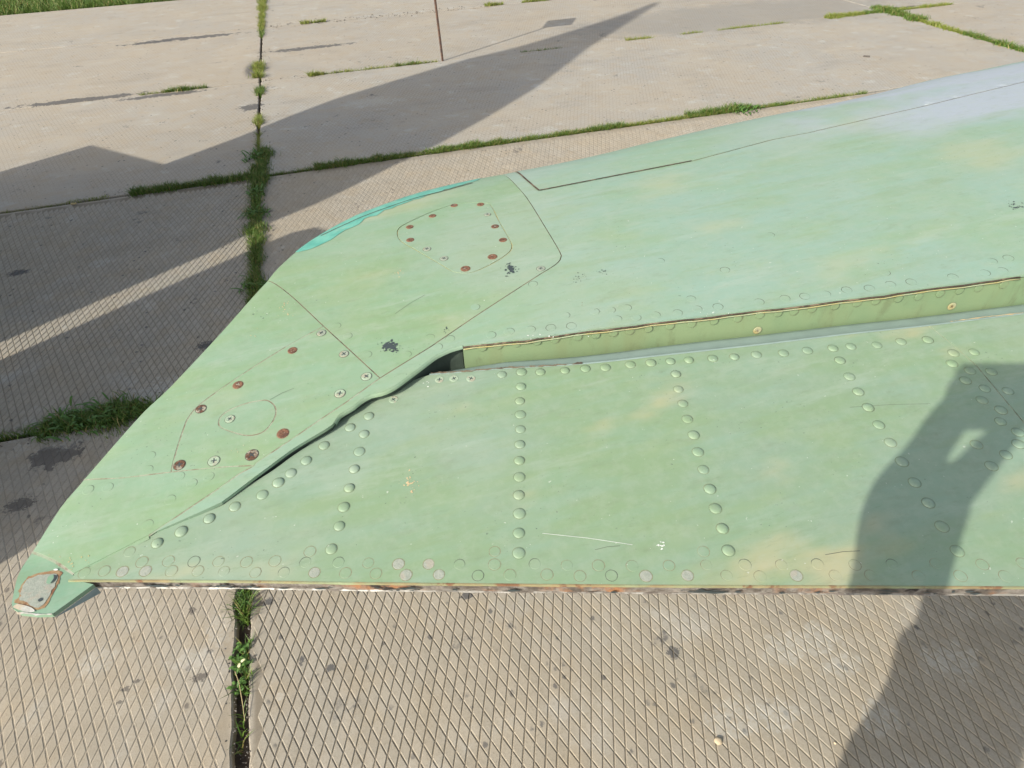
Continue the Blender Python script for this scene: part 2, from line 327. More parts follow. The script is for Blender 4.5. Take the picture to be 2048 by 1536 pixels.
def slab(i, j):
    """column i along x (6 m), row j along -y (2 m)"""
    gap = .005 if j < 2 else (.007 if j < 3 else .011)
    x0, x1 = 6 * i + gap, 6 * i + 6 - gap; y1, y0 = -2 * j - gap, -2 * j - 2 + gap
    if (i, j) == (0, 3): x0 = .012
    if (i, j) == (-1, 3): x1 = -.018
    tread = (j in (2, 3)) and i in (-1, 0)
    dz = {(-1, 3): .001, (0, 3): .004}.get((i, j), random.uniform(-.003, .003))
    rough = .006 if tread else .008
    P = slab_outline(x0, x1, y0, y1, rough, 100 + i * 17 + j)
    depth = {(-1, 3): .0013, (0, 3): .0022, (-1, 2): .0021, (0, 2): .0010}.get((i, j), .0015)
    top = dz - (depth if tread else 0.0); n_ = len(P)
    cen = P.mean(0); Pin = P + (cen - P) / np.linalg.norm(cen - P, axis=1)[:, None] * .004
    V = [(*q, top) for q in Pin] + [(*q, top - .004) for q in P] + [(*q, -.12) for q in P]
    F = [tuple(range(n_))] + [(k, n_ + k, n_ + (k + 1) % n_, (k + 1) % n_) for k in range(n_)] + [(n_ + k, 2 * n_ + k, 2 * n_ + (k + 1) % n_, n_ + (k + 1) % n_) for k in range(n_)]
    F = [tuple(reversed(f)) if len(f) == 4 else f for f in F]
    mat = M['concrete'] if tread else M['concrete_far']
    if (i, j) == (-1, 3): mat = M['concrete_brown']
    if (i, j) == (0, 2): mat = M['concrete_brown']
    o = obj("concrete_slab", mesh_np("concrete_slab", V, F), {M["concrete"]: M["floor"], M["concrete_brown"]: M["floor_pale"]}.get(mat, mat), apron)
    if tread:
        r = np.random.default_rng(50 + i + 7 * j)
        ox, oy = node if i == 0 and j == 3 else (r.uniform(0, .0265), r.uniform(0, .0675))
        lim = {0: (x0, 4.3), -1: (-2.6, x1)}[i]
        if j == 1: lim = (max(lim[0], -2.2), min(lim[1], 4.3))
        xs0, xs1 = max(x0, lim[0]), min(x1, lim[1])
        ii = np.arange(math.floor((xs0 - ox) / A_X) - 1, math.ceil((xs1 - ox) / A_X) + 2); jj = np.arange(math.floor((y0 - oy) / A_Y) - 1, math.ceil((y1 - oy) / A_Y) + 2)
        I, J = np.meshgrid(ii, jj); ok = ((I + J) % 2 == 1)
        cx = ox + I[ok] * A_X; cy = oy + J[ok] * A_Y
        m_ = .007; jit = r.uniform(0, .012, len(cx))
        ok = (cx - A_X > x0 + m_ + jit) & (cx + A_X < min(x1 - m_, xs1) - jit) & (cx > xs0) & (cy - A_Y > y0 + m_ + jit) & (cy + A_Y < y1 - m_ - jit)
        cx, cy = cx[ok], cy[ok]; k = len(cx)
        shape = np.array([(0, A_Y), (-A_X, 0), (0, -A_Y), (A_X, 0)])
        hi = np.empty((k, 4, 3)); lo = np.empty((k, 4, 3))
        st, sb = (.79, .962) if (i, j) != (-1, 3) else (.78, .97)
        jt = r.normal(0, .00025, (k, 4, 2))
        hi[:, :, :2] = np.stack([cx, cy], 1)[:, None] + shape * st + jt; lo[:, :, :2] = np.stack([cx, cy], 1)[:, None] + shape * sb + jt * .5
        hi[:, :, 2] = dz + r.normal(0, .00006, (k, 4)) - np.abs(r.normal(0, .00015, (k, 1))); lo[:, :, 2] = top - .0005
        V = np.concatenate([hi, lo], 1).reshape(-1, 3)
        b = np.arange(k)[:, None] * 8
        F = np.concatenate([b + np.array(f) for f in ((0, 1, 2, 3), (0, 4, 5, 1), (1, 5, 6, 2), (2, 6, 7, 3), (3, 7, 4, 0))])
        tm = fast_mesh("rhombus_tread", V, F); tm.shade_flat(); t = obj("rhombus_tread", tm, mat, o); t["kind"] = "stuff"
for j in range(-1, 6):
    for i in range(-3, 4): slab(i, j)

# ------------------------------------------------------------------ grass in the joints
def blades(pos, hgt, wid, lean, r):
    k = len(pos); a = r.uniform(0, 2 * math.pi, k); la = r.uniform(0, 2 * math.pi, k); L = lean * r.uniform(.2, 1, k) * hgt
    d = np.stack([np.cos(a), np.sin(a), np.zeros(k)], 1) * (wid * r.uniform(.6, 1.3, k))[:, None] * .5
    off = np.stack([np.cos(la) * L, np.sin(la) * L, np.zeros(k)], 1)
    up = np.zeros((k, 3)); up[:, 2] = hgt
    V = np.stack([pos - d, pos + d, pos + off * .35 + up * .6 + d * .7, pos + off * .35 + up * .6 - d * .7, pos + off + up * .95], 1)
    V = np.concatenate([V[:, :4], V[:, 4:5] + d[:, None] * .1, V[:, 4:5] - d[:, None] * .1], 1)
    return V
class Grass:
    def __init__(s): s.V = []
    def strip(s, p0, p1, width, h, dens, r, side=0.0, wid=.0035):
        p0 = np.array(p0[:2]); p1 = np.array(p1[:2]); L = np.linalg.norm(p1 - p0); k = int(dens * L * max(width, .012) * 3800)
        t = r.uniform(0, 1, k); u = (p1 - p0) / L; nn = np.array([-u[1], u[0]])
        env = .70 + .30 * np.sin(t * L * 23 + r.uniform(0, 6)) * np.sin(t * L * 7.1 + r.uniform(0, 6)); keep = r.uniform(0, 1, k) < .3 + .7 * env; t = t[keep]; env = env[keep]; k = len(t)
        w = (r.normal(0, .33, k) * env + side) * width
        pos = np.zeros((k, 3)); pos[:, :2] = p0 + (p1 - p0) * t[:, None] + nn * w[:, None]; pos[:, 2] = np.where(np.abs(w) < .012, -.022, .0)
        hh = .8 * h * r.uniform(.35, 1.1, k) * (.5 + .5 * env) + np.where(np.abs(w) < .012, .026, .0)
        s.V.append(blades(pos, hh, wid, 1.1, r))
    def build(s, name, mat):
        V = np.concatenate(s.V); k = len(V); b = np.arange(k)[:, None] * 6
        F = np.concatenate([b + np.array((0, 1, 2, 3)), b + np.array((3, 2, 4, 5))])
        return obj(name, fast_mesh(name, V.reshape(-1, 3), F), mat)
R = np.random.default_rng(3); G = Grass(); GY = Grass()
def jp(px, axis, val):
    P = at(px); return (P[0], val) if axis == 'y' else (val, P[1])
for a, b, wd, h, dn, sd, g in (   # long joint at y = -4
    ((0, 423), (135, 408), .012, .012, 9, 0, GY), ((130, 408), (215, 398), .03, .02, 8, .3, GY), ((262, 390), (505, 360), .085, .05, 16, .05, G), ((505, 354), (640, 340), .018, .02, 14, 0, G), ((630, 338), (765, 322), .075, .05, 15, .1, G),
    ((755, 322), (1010, 288), .055, .04, 14, .2, G), ((880, 303), (965, 295), .075, .045, 13, .2, G), ((955, 293), (1250, 256), .045, .035, 13, .1, G), ((1185, 262), (1250, 256), .07, .05, 12, .1, G), ((1250, 256), (1390, 240), .035, .03, 11, 0, GY), ((1380, 239), (1515, 224), .09, .06, 12, .2, G), ((1500, 223), (1580, 214), .04, .03, 10, 0, G), ((1580, 214), (1745, 190), .02, .02, 8, 0, GY)):
    G_ = g; G_.strip(jp(a, 'y', -4), jp(b, 'y', -4), wd, h, dn, R, sd)
G.strip(jp((523, 352), 'y', -4), jp((1745, 190), 'y', -4), .022, .022, 14, R, 0); GY.strip(jp((640, 338), 'y', -4), jp((1560, 216), 'y', -4), .03, .025, 9, R, 0)
for a, b, wd, h, dn, sd, g in (   # long joint at y = -2
    ((285, 183), (345, 178), .03, .03, 8, 0, GY), ((330, 180), (415, 172), .06, .05, 9, 0, G), ((618, 151), (648, 147), .07, .05, 12, 0, GY), ((648, 147), (700, 142), .03, .03, 8, .3, GY), ((690, 142), (875, 123), .03, .03, 9, 0, GY), ((790, 132), (835, 127), .05, .05, 9, 0, G),
    ((1040, 104), (1120, 96), .02, .02, 9, 0, G), ((1250, 80), (1300, 74), .045, .04, 8, 0, GY), ((1360, 67), (1400, 63), .03, .03, 8, 0, GY), ((1430, 58), (1560, 42), .03, .03, 8, 0, GY), ((1640, 33), (1715, 25), .11, .05, 10, 0, GY), ((1715, 25), (1760, 18), .08, .05, 10, 0, G), ((1770, 16), (1890, 5), .06, .04, 8, 0, GY)):
    g.strip(jp(a, 'y', -2), jp(b, 'y', -2), wd, h, dn, R, sd, .005)
for a, b, wd, h, dn, sd, g in (   # cross joint at x = 0
    ((528, -12), (526, 20), .10, .05, 8, 0, GY), ((526, 20), (522, 62), .07, .04, 9, 0, GY), ((521, 62), (520, 75), .05, .04, 8, 0, G), ((521, 128), (519, 156), .09, .06, 11, -.2, GY), ((519, 178), (518, 192), .07, .05, 11, 0, G), ((518, 232), (517, 252), .055, .05, 11, 0, GY), ((517, 268), (516, 298), .025, .04, 8, 0, GY),
    ((516, 302), (518, 332), .10, .06, 13, .35, G), ((517, 330), (519, 378), .10, .055, 15, .15, G), ((514, 375), (512, 420), .07, .06, 10, 0, G), ((512, 420), (510, 470), .10, .05, 13, 0, G), ((510, 468), (508, 605), .065, .05, 16, .1, G), ((507, 600), (500, 700), .05, .05, 10, 0, G), ((490, 1168), (488, 1245), .024, .055, 26, .1, G), ((484, 1290), (480, 1385), .03, .035, 8, .2, G), ((478, 1420), (481, 1500), .008, .02, 6, -.3, G)):
    g.strip(jp(a, 'x', 0), jp(b, 'x', 0), wd, h, dn, R, sd)
for a, b, wd, h, dn, sd, g in (   # long joint at y = -6
    ((-60, 888), (90, 862), .03, .035, 13, .1, G), ((80, 862), (300, 820), .13, .05, 13, .02, G), ((280, 822), (380, 800), .07, .05, 10, 0, G), ((130, 852), (270, 830), .14, .06, 8, .05, G)):
    g.strip(jp(a, 'y', -6), jp(b, 'y', -6), wd, h, dn, R, sd)
for a, b, wd, h, dn, sd, g in (   # cross joint at x = 6 and the joint at y = 0
    ((1755, 15), (1835, 44), .16, .06, 9, .1, G), ((1830, 42), (1925, 70), .08, .05, 8, 0, GY), ((1925, 70), (2060, 108), .08, .06, 8, 0, G)):
    g.strip(jp(a, 'x', 6), jp(b, 'x', 6), wd, h, dn, R, sd, .006)
for a, b in (((600, 42), (650, 39)), ((965, 8), (1000, 4)), ((1040, 2), (1090, -4))): GY.strip(jp(a, 'y', 0), jp(b, 'y', 0), .06, .05, 7, R, 0, .007)
tag(G.build("joint_grass", M['grass']), "short green grass growing in the joints between the slabs", "grass", kind="stuff")
tag(GY.build("dry_joint_grass", M['grass_yellow']), "yellowing sparse grass and moss in the slab joints", "grass", kind="stuff")
VG = Grass(); k = 60000
pos = np.stack([R.uniform(-7, 1.6, k), 2.02 + np.abs(R.normal(0, .9, k)), np.full(k, -.11)], 1); VG.V.append(blades(pos, R.uniform(.10, .19, k), .009, .7, R))
tag(VG.build("verge_grass", M['grass']), "thick grass verge along the far edge of the apron", "grass", kind="stuff")

def crumbs(segs, n_, r):
    V = []; F = []
    base = np.array([(1, 0, 0), (-1, 0, 0), (0, 1, 0), (0, -1, 0), (0, 0, 1), (0, 0, -1)], float); fc = [(0, 2, 4), (2, 1, 4), (1, 3, 4), (3, 0, 4), (2, 0, 5), (1, 2, 5), (3, 1, 5), (0, 3, 5)]
    for p0, p1, wd, cnt, sz in segs:
        p0 = np.array(p0); p1 = np.array(p1); u = (p1 - p0) / np.linalg.norm(p1 - p0); nn = np.array([-u[1], u[0]])
        for _ in range(cnt):
            q = p0 + (p1 - p0) * r.uniform(0, 1) + nn * r.normal(0, wd); s_ = sz * r.uniform(.3, 1.2) * r.uniform(.5, 1); inj = abs((q - p0) @ nn) < .010
            sc = r.uniform(.6, 1.2, (6, 1)) * s_; z = (-.022 if inj else .0) + s_ * .4; o_ = len(V)
            V += [tuple(x) for x in base * sc * np.array([1, 1, .7]) + np.array([q[0], q[1], z])]; F += [(a + o_, b + o_, c + o_) for a, b, c in fc]
    return V, F
gs = [(jp((490, 1160), 'x', 0), jp((483, 1560), 'x', 0), .016, 420, .0030), (jp((516, 300), 'x', 0), jp((520, 100), 'x', 0), .035, 260, .006), (jp((0, 423), 'y', -4), jp((520, 352), 'y', -4), .03, 200, .005), (jp((520, 352), 'y', -4), jp((1500, 224), 'y', -4), .04, 300, .006), (jp((525, 51), 'y', 0), jp((980, 6), 'y', 0), .05, 260, .010), (jp((520, 159), 'y', -2), jp((760, 134), 'y', -2), .035, 160, .007), (jp((0, 878), 'y', -6), jp((330, 812), 'y', -6), .05, 160, .004)]
V_, F_ = crumbs(gs, 0, R); tag(obj("joint_gravel", mesh_np("joint_gravel", V_, F_), M['crumb']), "loose crumbs of broken concrete along the slab joints", "gravel", kind="stuff")
def leaf(bm, base, ang, L, W, rise, droop, seg=4):
    d = Vector((math.cos(ang), math.sin(ang), 0)); s_ = Vector((-d.y, d.x, 0)); prev = None
    for k in range(seg + 1):
        t = k / seg; c_ = Vector(base) + d * L * t + Vector((0, 0, rise * math.sin(t * 1.9) - droop * t * t)); w_ = W * (math.sin(math.pi * min(.97, t * .8 + .18)) ** .8) * (1 + .35 * (k % 2)) * .5
        a = bm.verts.new(c_ - s_ * w_ + Vector((0, 0, .15 * w_))); m = bm.verts.new(c_); b = bm.verts.new(c_ + s_ * w_ + Vector((0, 0, .15 * w_)))
        if prev: bm.faces.new((prev[0], prev[1], m, a)); bm.faces.new((prev[1], prev[2], b, m))
        prev = (a, m, b)
def weed(px, label, n_, L, W, spread=.02, rise=.04, ell=1.0):
    P = at(px); root = empty("weed_clump", (P[0], P[1], -.01)); tag(root, label, "weed", "weeds rooted in the slab joints")
    rr = random.Random(int(px[0] * 7 + px[1]))
    for q in range(n_):
        bm = bmesh.new(); a = rr.uniform(0, 6.28)
        leaf(bm, (rr.gauss(0, spread) * ell, rr.gauss(0, spread), rr.uniform(.0, .02)), a, L * rr.uniform(.6, 1.2), W * rr.uniform(.7, 1.2), rise * .6 * rr.uniform(.4, 1.3), rr.uniform(0, .02))
        bm_obj("leaf", bm, M['weed'], root)
weed((172, 838), "big leafy weed clump in the shaded joint left of the wing tip", 110, .05, .008, .045, .05, 1.5)
weed((225, 835), "low weed clump in the shaded joint touching the edge of the wing", 44, .04, .007, .03, .04, 1.5)
weed((513, 388), "dark broad leafed weed just below the crossing of the joints", 30, .055, .011, .02, .045)
weed((512, 428), "wide spreading weed in the cross joint above the sunlit strip", 44, .055, .009, .025, .04)
weed((508, 318), "grassy weed leaning out of the cross joint above the crossing", 30, .07, .008, .025, .06)
weed((1488, 222), "weed tuft at the far joint above the middle of the wing", 40, .055, .010, .035, .05, 1.6)
weed((482, 1296), "small bright rosette weed in the open joint below the trailing edge", 16, .02, .006, .008, .018)
weed((481, 1330), "bright green weed holding pale petals in the open joint", 26, .024, .0075, .010, .018)
weed((476, 1372), "low round leafed weed at the end of the weeds in the open joint", 12, .018, .009, .008, .014)
weed((488, 1200), "needle leafed grass tuft right below the trailing edge", 44, .026, .0022, .012, .03)
weed((510, 575), "weed in the cross joint beside the wing tip edge", 26, .06, .008, .03, .045)

# ------------------------------------------------------------------ small litter
def pebble(px, r, label):
    bm = bmesh.new(); bmesh.ops.create_icosphere(bm, subdivisions=2, radius=r); rr = random.Random(px[0])
    for v in bm.verts: v.co *= 1 + rr.uniform(-.12, .12); v.co.z *= .7
    o = bm_obj("pebble", bm, M['stone'], None, True); P = at(px); o.location = (P[0], P[1], r * .65 + .003); tag(o, label, "pebble")
pebble((1435, 1485), .0085, "pale tan pebble on the slab at the bottom of the photo")
pebble((1669, 1488), .003, "tiny pale stone right of the tan pebble near the shadow")
for px, a, lab in (((482, 1324), .4, "pale yellow petal lying on the weed, the right one"), ((477, 1335), 1.3, "pale yellow petal lying on the weed, the left one")):
    bm = bmesh.new(); leaf(bm, (0, 0, 0), a, .011, .006, .002, .001, 4); o = bm_obj("petal", bm, M['petal']); P = at(px, .022); o.location = P; tag(o, lab, "petal", "petals on the weed")
bm = bmesh.new(); tube(bm, [at((470, 1343), .02), at((478, 1365), .022), at((484, 1400), .018), at((490, 1442), .008)], .0009, 6); tag(bm_obj("dry_stem", bm, M['straw']), "thin dry grass stem hanging over the open joint", "stem")
bm = bmesh.new(); tube(bm, [at((1727, 112), .008), at((1740, 113), .009)], .007, 6); tag(bm_obj("twig", bm, M['twig']), "short dark twig lying on the sunlit slab at the upper right", "twig")
bm = bmesh.new(); tube(bm, [at((142, 408), .006), at((153, 406.5), .006)], .005, 6); tag(bm_obj("straw_bit", bm, M['straw']), "short straw stub in the shaded joint at the left", "straw")

# ------------------------------------------------------------------ aircraft wing
wing = empty("aircraft_wing", at((1100, 900), 1.12)); WO = Vector(wing.location)
tag(wing, "pale green riveted aircraft wing tip with rusty screws above the concrete", "aircraft wing")
def wpart(name, me, mat, parent=None, smooth=None):
    o = bpy.data.objects.new(name, me)
    for m in (mat if isinstance(mat, (list, tuple)) else [mat]): me.materials.append(m)
    COL.objects.link(o); p = parent or wing; o.parent = p
    o.location = -WO if p is wing else (0, 0, 0)
    return o
# surfaces: smooth quadratics through control heights
def fit(ctrl, lin=False):
    A, b = [], []
    for px, z in ctrl:
        P = at(px, z); x, y = P[0] - .6, P[1] + 7.4
        A.append([1, x, y] if lin else [1, x, y, x * x, x * y, y * y]); b.append(z)
    c = np.linalg.lstsq(np.array(A), np.array(b), rcond=None)[0]
    if lin: return lambda X, Y: c[0] + c[1] * (X - .6) + c[2] * (Y + 7.4)
    return lambda X, Y: c[0] + c[1] * (X - .6) + c[2] * (Y + 7.4) + c[3] * (X - .6) ** 2 + c[4] * (X - .6) * (Y + 7.4) + c[5] * (Y + 7.4) ** 2
za = fit([((137, 1160), 1.120), ((2048, 1174), 1.124), ((1100, 1170), 1.122), ((859, 749), 1.140), ((2048, 627), 1.152), ((1400, 700), 1.146), ((297, 1071), 1.1235)], True)
def za_at(px):
    z = 1.13
    for _ in range(12): P = at(px, z); z = za(P[0], P[1])
    return z
zq = fit([(p_, za_at(p_) + .0004) for p_ in ((147, 1148), (220, 1110), (297, 1071), (373, 1037)) for _ in range(6)] + [((450, 1000), za_at((450, 1000)) + .0012)] * 4 + [ ((715, 812), 1.150), ((925, 691), 1.161), ((1400, 633), 1.170), ((2048, 549), 1.184), ((534, 560), 1.158), ((960, 357), 1.171), ((1500, 240), 1.180), ((2048, 123), 1.192),
          ((1000, 500), 1.171), ((65, 1105), 1.120), ((340, 772), 1.144), ((1600, 400), 1.186), ((500, 850), 1.143), ((800, 600), 1.163)])
LE_PX = [(534, 560), (565, 527), (600, 497), (640, 470), (700, 437), (760, 412), (830, 388), (900, 370), (960, 357), (1006, 349), (1031, 344), (1102, 331), (1200, 310), (1307, 284), (1512, 238), (1716, 197), (1870, 159), (2048, 123)]
TIP_PX = [(534, 560), (444, 663), (342, 772), (287, 824), (205, 916), (157, 972), (120, 1016), (65, 1103)]
DROP, DW = .009, .022
def smooth_line(P, step=.006):
    """Catmull-Rom through plan points"""
    P = np.array(P); out = []
    for i in range(len(P) - 1):
        p0 = P[max(i - 1, 0)]; p1 = P[i]; p2 = P[i + 1]; p3 = P[min(i + 2, len(P) - 1)]; k = max(2, int(np.linalg.norm(p2 - p1) / step))
        for q in range(k):
            t = q / k; out.append(.5 * ((2 * p1) + (-p0 + p2) * t + (2 * p0 - 5 * p1 + 4 * p2 - p3) * t * t + (-p0 + 3 * p1 - 3 * p2 + p3) * t ** 3))
    out.append(P[-1]); return np.array(out)
def straight(P, step=.006):
    P = np.array(P); out = []
    for a, b in zip(P, P[1:]):
        k = max(1, int(np.linalg.norm(b - a) / step)); out += [a + (b - a) * q / k for q in range(k)]
    out.append(P[-1]); return np.array(out)
def extend(P, X):
    d = P[-1] - P[-3]; return np.vstack([P, P[-1] + d * ((X - P[-1][0]) / d[0])])
X_END = 2.6
LE0X = on((534, 560), lambda x, y: zq(x, y) - DROP * .12)[0]
LE = extend(np.array([on(p, lambda x, y: zq(x, y) - DROP * min(1, max(.12, (x - LE0X) / .10)))[:2] for p in LE_PX]), X_END)
TIP = np.array([on(p, lambda x, y: zq(x, y) - .0015)[:2] for p in TIP_PX]); TIP[0] = LE[0]
LEs = smooth_line(LE, .02); TIPs = smooth_line(TIP, .02)
def seg_dist(Q, L):
    Q = np.atleast_2d(Q); a = L[:-1]; b = L[1:]; ab = b - a; l2 = (ab ** 2).sum(1)
    t = np.clip(((Q[:, None] - a) * ab).sum(2) / l2, 0, 1); return np.sqrt((((a + ab * t[..., None]) - Q[:, None]) ** 2).sum(2)).min(1)
def zf(X, Y):
    Q = np.stack([np.atleast_1d(X), np.atleast_1d(Y)], 1)
    z = zq(Q[:, 0], Q[:, 1]) - DROP * np.clip((Q[:, 0] - LE0X) / .10, .12, 1) * np.exp(-seg_dist(Q, LEs) / DW) - .0015 * np.exp(-seg_dist(Q, TIPs) / .006)
    return z if np.ndim(X) else float(z[0])
za_v = lambda X, Y: za(X, Y)
def fpt(px): return on(px, zf)[:2]
def apt(px): return on(px, za)[:2]
def fl(pxs, sm=False, step=.005): P = [fpt(p) for p in pxs]; return smooth_line(P, step) if sm else straight(P, step)
def al(pxs, sm=False, step=.005): P = [apt(p) for p in pxs]; return smooth_line(P, step) if sm else straight(P, step)
def inside(Q, poly):
    x, y = Q[:, 0], Q[:, 1]; r = np.zeros(len(Q), bool); a = poly; b = np.roll(poly, -1, 0)
    for (x1, y1), (x2, y2) in zip(a, b):
        if y1 == y2: continue
        c = ((y1 > y) != (y2 > y)) & (x < (x2 - x1) * (y - y1) / (y2 - y1) + x1); r ^= c
    return r
def clean(P):
    keep = [P[0]]
    for q in P[1:]:
        if np.linalg.norm(q - keep[-1]) > 2e-4: keep.append(q)
    if np.linalg.norm(keep[0] - keep[-1]) < 2e-4: keep.pop()
    return np.array(keep)
def inset(P, d):
    if d == 0: return P
    area = .5 * np.sum(P[:, 0] * np.roll(P[:, 1], -1) - np.roll(P[:, 0], -1) * P[:, 1]); sgn = 1 if area > 0 else -1
    e = np.roll(P, -1, 0) - P; e /= np.linalg.norm(e, axis=1)[:, None] + 1e-12; nr = np.stack([-e[:, 1], e[:, 0]], 1) * sgn
    v = nr + np.roll(nr, 1, 0); v /= np.maximum(np.linalg.norm(v, axis=1)[:, None], .5); return P + v * d
def panel(name, loop, surf, mat, parent=None, holes=(), ins=.0006, skirt=.003, grid=.014, lift=0.0, smooth=True):
    P = inset(clean(np.vstack(loop) if isinstance(loop, list) else loop), ins); H = [inset(clean(h), -ins) for h in holes]
    lo, hi = P.min(0), P.max(0); gx, gy = np.meshgrid(np.arange(lo[0], hi[0], grid), np.arange(lo[1], hi[1], grid)); Q = np.stack([gx.ravel(), gy.ravel()], 1)
    Q = Q[inside(Q, P)]
    if len(Q): Q = Q[seg_dist(Q, np.vstack([P, P[:1]])) > grid * .35] if len(Q) < 60000 else Q
    for h in H:
        if len(Q): Q = Q[~inside(Q, h)]
        if len(Q): Q = Q[seg_dist(Q, np.vstack([h, h[:1]])) > grid * .35]
    pts = np.vstack([P] + H + ([Q] if len(Q) else [])); edges = []; o_ = 0
    for L in [P] + H: edges += [(o_ + i, o_ + (i + 1) % len(L)) for i in range(len(L))]; o_ += len(L)
    vo, eo, fo, *_ = delaunay_2d_cdt([Vector(p) for p in pts], edges, [], 0, 1e-6)
    vo = np.array([tuple(v) for v in vo]); F = np.array([f for f in fo if len(f) == 3]); cen = vo[F].mean(1); k = inside(cen, P)
    for h in H: k &= ~inside(cen, h)
    F = F[k]; a = vo[F[:, 0]]; b = vo[F[:, 1]]; c = vo[F[:, 2]]
    area = (b[:, 0] - a[:, 0]) * (c[:, 1] - a[:, 1]) - (b[:, 1] - a[:, 1]) * (c[:, 0] - a[:, 0]); F[area < 0] = F[area < 0][:, ::-1]
    z = surf(vo[:, 0], vo[:, 1]) + lift
    V = [tuple(v) for v in np.column_stack([vo, z])]; faces = [tuple(f) for f in F]; nt_ = len(faces)
    if skirt:
        for L in [P] + H:
            zt = surf(L[:, 0], L[:, 1]) + lift; s0 = len(V); V += [(x, y, q) for (x, y), q in zip(L, zt)]; V += [(x, y, q - skirt) for (x, y), q in zip(L, zt)]; m = len(L)
            faces += [(s0 + i, s0 + m + i, s0 + m + (i + 1) % m, s0 + (i + 1) % m) for i in range(m)]
    me = mesh_np(name, V, faces)
    me.polygons.foreach_set("use_smooth", [smooth and i < nt_ for i in range(len(faces))])
    return wpart(name, me, mat, parent)
def seam(L, surf, width, mat, depth=.0005, name="panel_seam", parent=None):
    L = np.asarray(L); t = np.gradient(L, axis=0); t /= np.linalg.norm(t, axis=1)[:, None] + 1e-12; nn = np.stack([-t[:, 1], t[:, 0]], 1)
    a = L - nn * width / 2; b = L + nn * width / 2; k = len(L)
    V = [(*p, q) for p, q in zip(a, surf(a[:, 0], a[:, 1]) - depth)] + [(*p, q) for p, q in zip(b, surf(b[:, 0], b[:, 1]) - depth)]
    return wpart(name, mesh_np(name, V, [(i, i + 1, k + i + 1, k + i) for i in range(k - 1)]), mat, parent)

SEAM1 = fl([(534, 560), (551, 568), (585, 594), (647, 652), (695, 696), (760, 756)], True); SEAM1[0] = LEs[0]
SEAM2a = fl([(760, 756), (862, 693), (944, 637), (1081, 548)])
SEAM2b = fl([(1081, 548), (1104, 534), (1117, 524), (1122, 514), (1119, 502), (1088, 450), (1054, 396), (1030, 368), (1006, 349)], True)
SEAM2 = np.vstack([SEAM2a, SEAM2b[1:]])
SLAT = np.vstack([fl([(1031, 344), (1047, 355), (1064, 370), (1078, 381.5)], True), extend(fl([(1078, 381.5), (1235, 351), (1390, 321), (1547, 279), (1620, 265), (1850, 212), (2048, 164)]), X_END)[1:]])
SEAM3 = fl([(760, 756), (693, 804), (642, 838), (584, 878), (512, 926), (509, 931), (478, 948), (430, 982), (297, 1071)])
i3 = int(np.argmin(np.linalg.norm(SEAM3 - fpt((509, 931)), axis=1)))
SEAM4 = fl([(167, 960), (239, 956), (342, 944), (444, 934), (509, 931)], True); SEAM4[-1] = SEAM3[i3]
SEAM5 = fl([(342, 944), (351, 907), (368, 855), (377, 835), (402, 807), (478, 753), (573, 693), (648, 652)], True)
GAPF = fl([(925, 691), (901, 698), (881, 707), (867, 715), (830, 743), (789, 773), (763, 785), (741, 790), (720, 802), (707, 813), (679, 830), (669, 845), (655, 857), (590, 896), (539, 933), (491, 969), (450, 1000), (427, 1013), (297, 1071)], True, .004)
LIP = extend(fl([(925, 691), (1060, 676), (1200, 657), (1355, 638), (1512, 619.6), (1700, 596.7), (1823, 580), (2048, 549.5)], True), X_END)
GAPA = al([(859, 749), (836, 756), (799, 773), (734, 806), (713, 819), (702, 826), (688, 835), (642, 871), (590, 907), (539, 944), (478, 980), (440, 1004), (297, 1071)], True, .004)
HINGE = extend(al([(859, 749), (1000, 737.5), (1171, 727), (1342, 708.5), (1512, 690), (1700, 667.5), (1855, 651), (2048, 627)], True), X_END)
TE = extend(al([(137, 1160), (342, 1160.5), (513, 1162), (697, 1165), (1042, 1168.5), (1400, 1171), (1725, 1172), (2048, 1174)], True), X_END)
ASEAM = al([(1858, 651), (1901, 685.5), (1953, 731), (2002, 790), (2048, 845), (2322, 1174)])

LE_f = smooth_line(LE, .008); iS = int(np.argmin(np.linalg.norm(LE_f - fpt((1006, 349)), axis=1))); iT = int(np.argmin(np.linalg.norm(LE_f - SLAT[0], axis=1)))
SEAM2[-1] = LE_f[iS]; SLAT[0] = LE_f[iT]
TIP_f = smooth_line(TIP, .006); t4 = int(np.argmin(np.linalg.norm(TIP_f - SEAM4[0], axis=1))); SEAM4[0] = TIP_f[t4]

# outer tip panel with the screwed access cover
acc_px = [(908, 408), (945, 405), (974, 406), (983, 412), (1000, 445), (1020, 480), (1024, 493), (1018, 505), (992, 523), (955, 541), (931, 546), (906, 543), (880, 528), (830, 499), (803, 483), (795, 470), (797, 458), (812, 447), (860, 425)]
ACC = smooth_line([fpt(p) for p in acc_px + acc_px[:1]], .004)
tip_a = panel("tip_panel", [LE_f[:iS + 1], SEAM2[::-1][1:], SEAM1[::-1][1:]], zf, M['paint_tip'], holes=[ACC])
access = panel("access_cover", ACC, zf, M['paint_tip'], tip_a, ins=.0008); access["label"] = "screwed access cover with rounded corners"
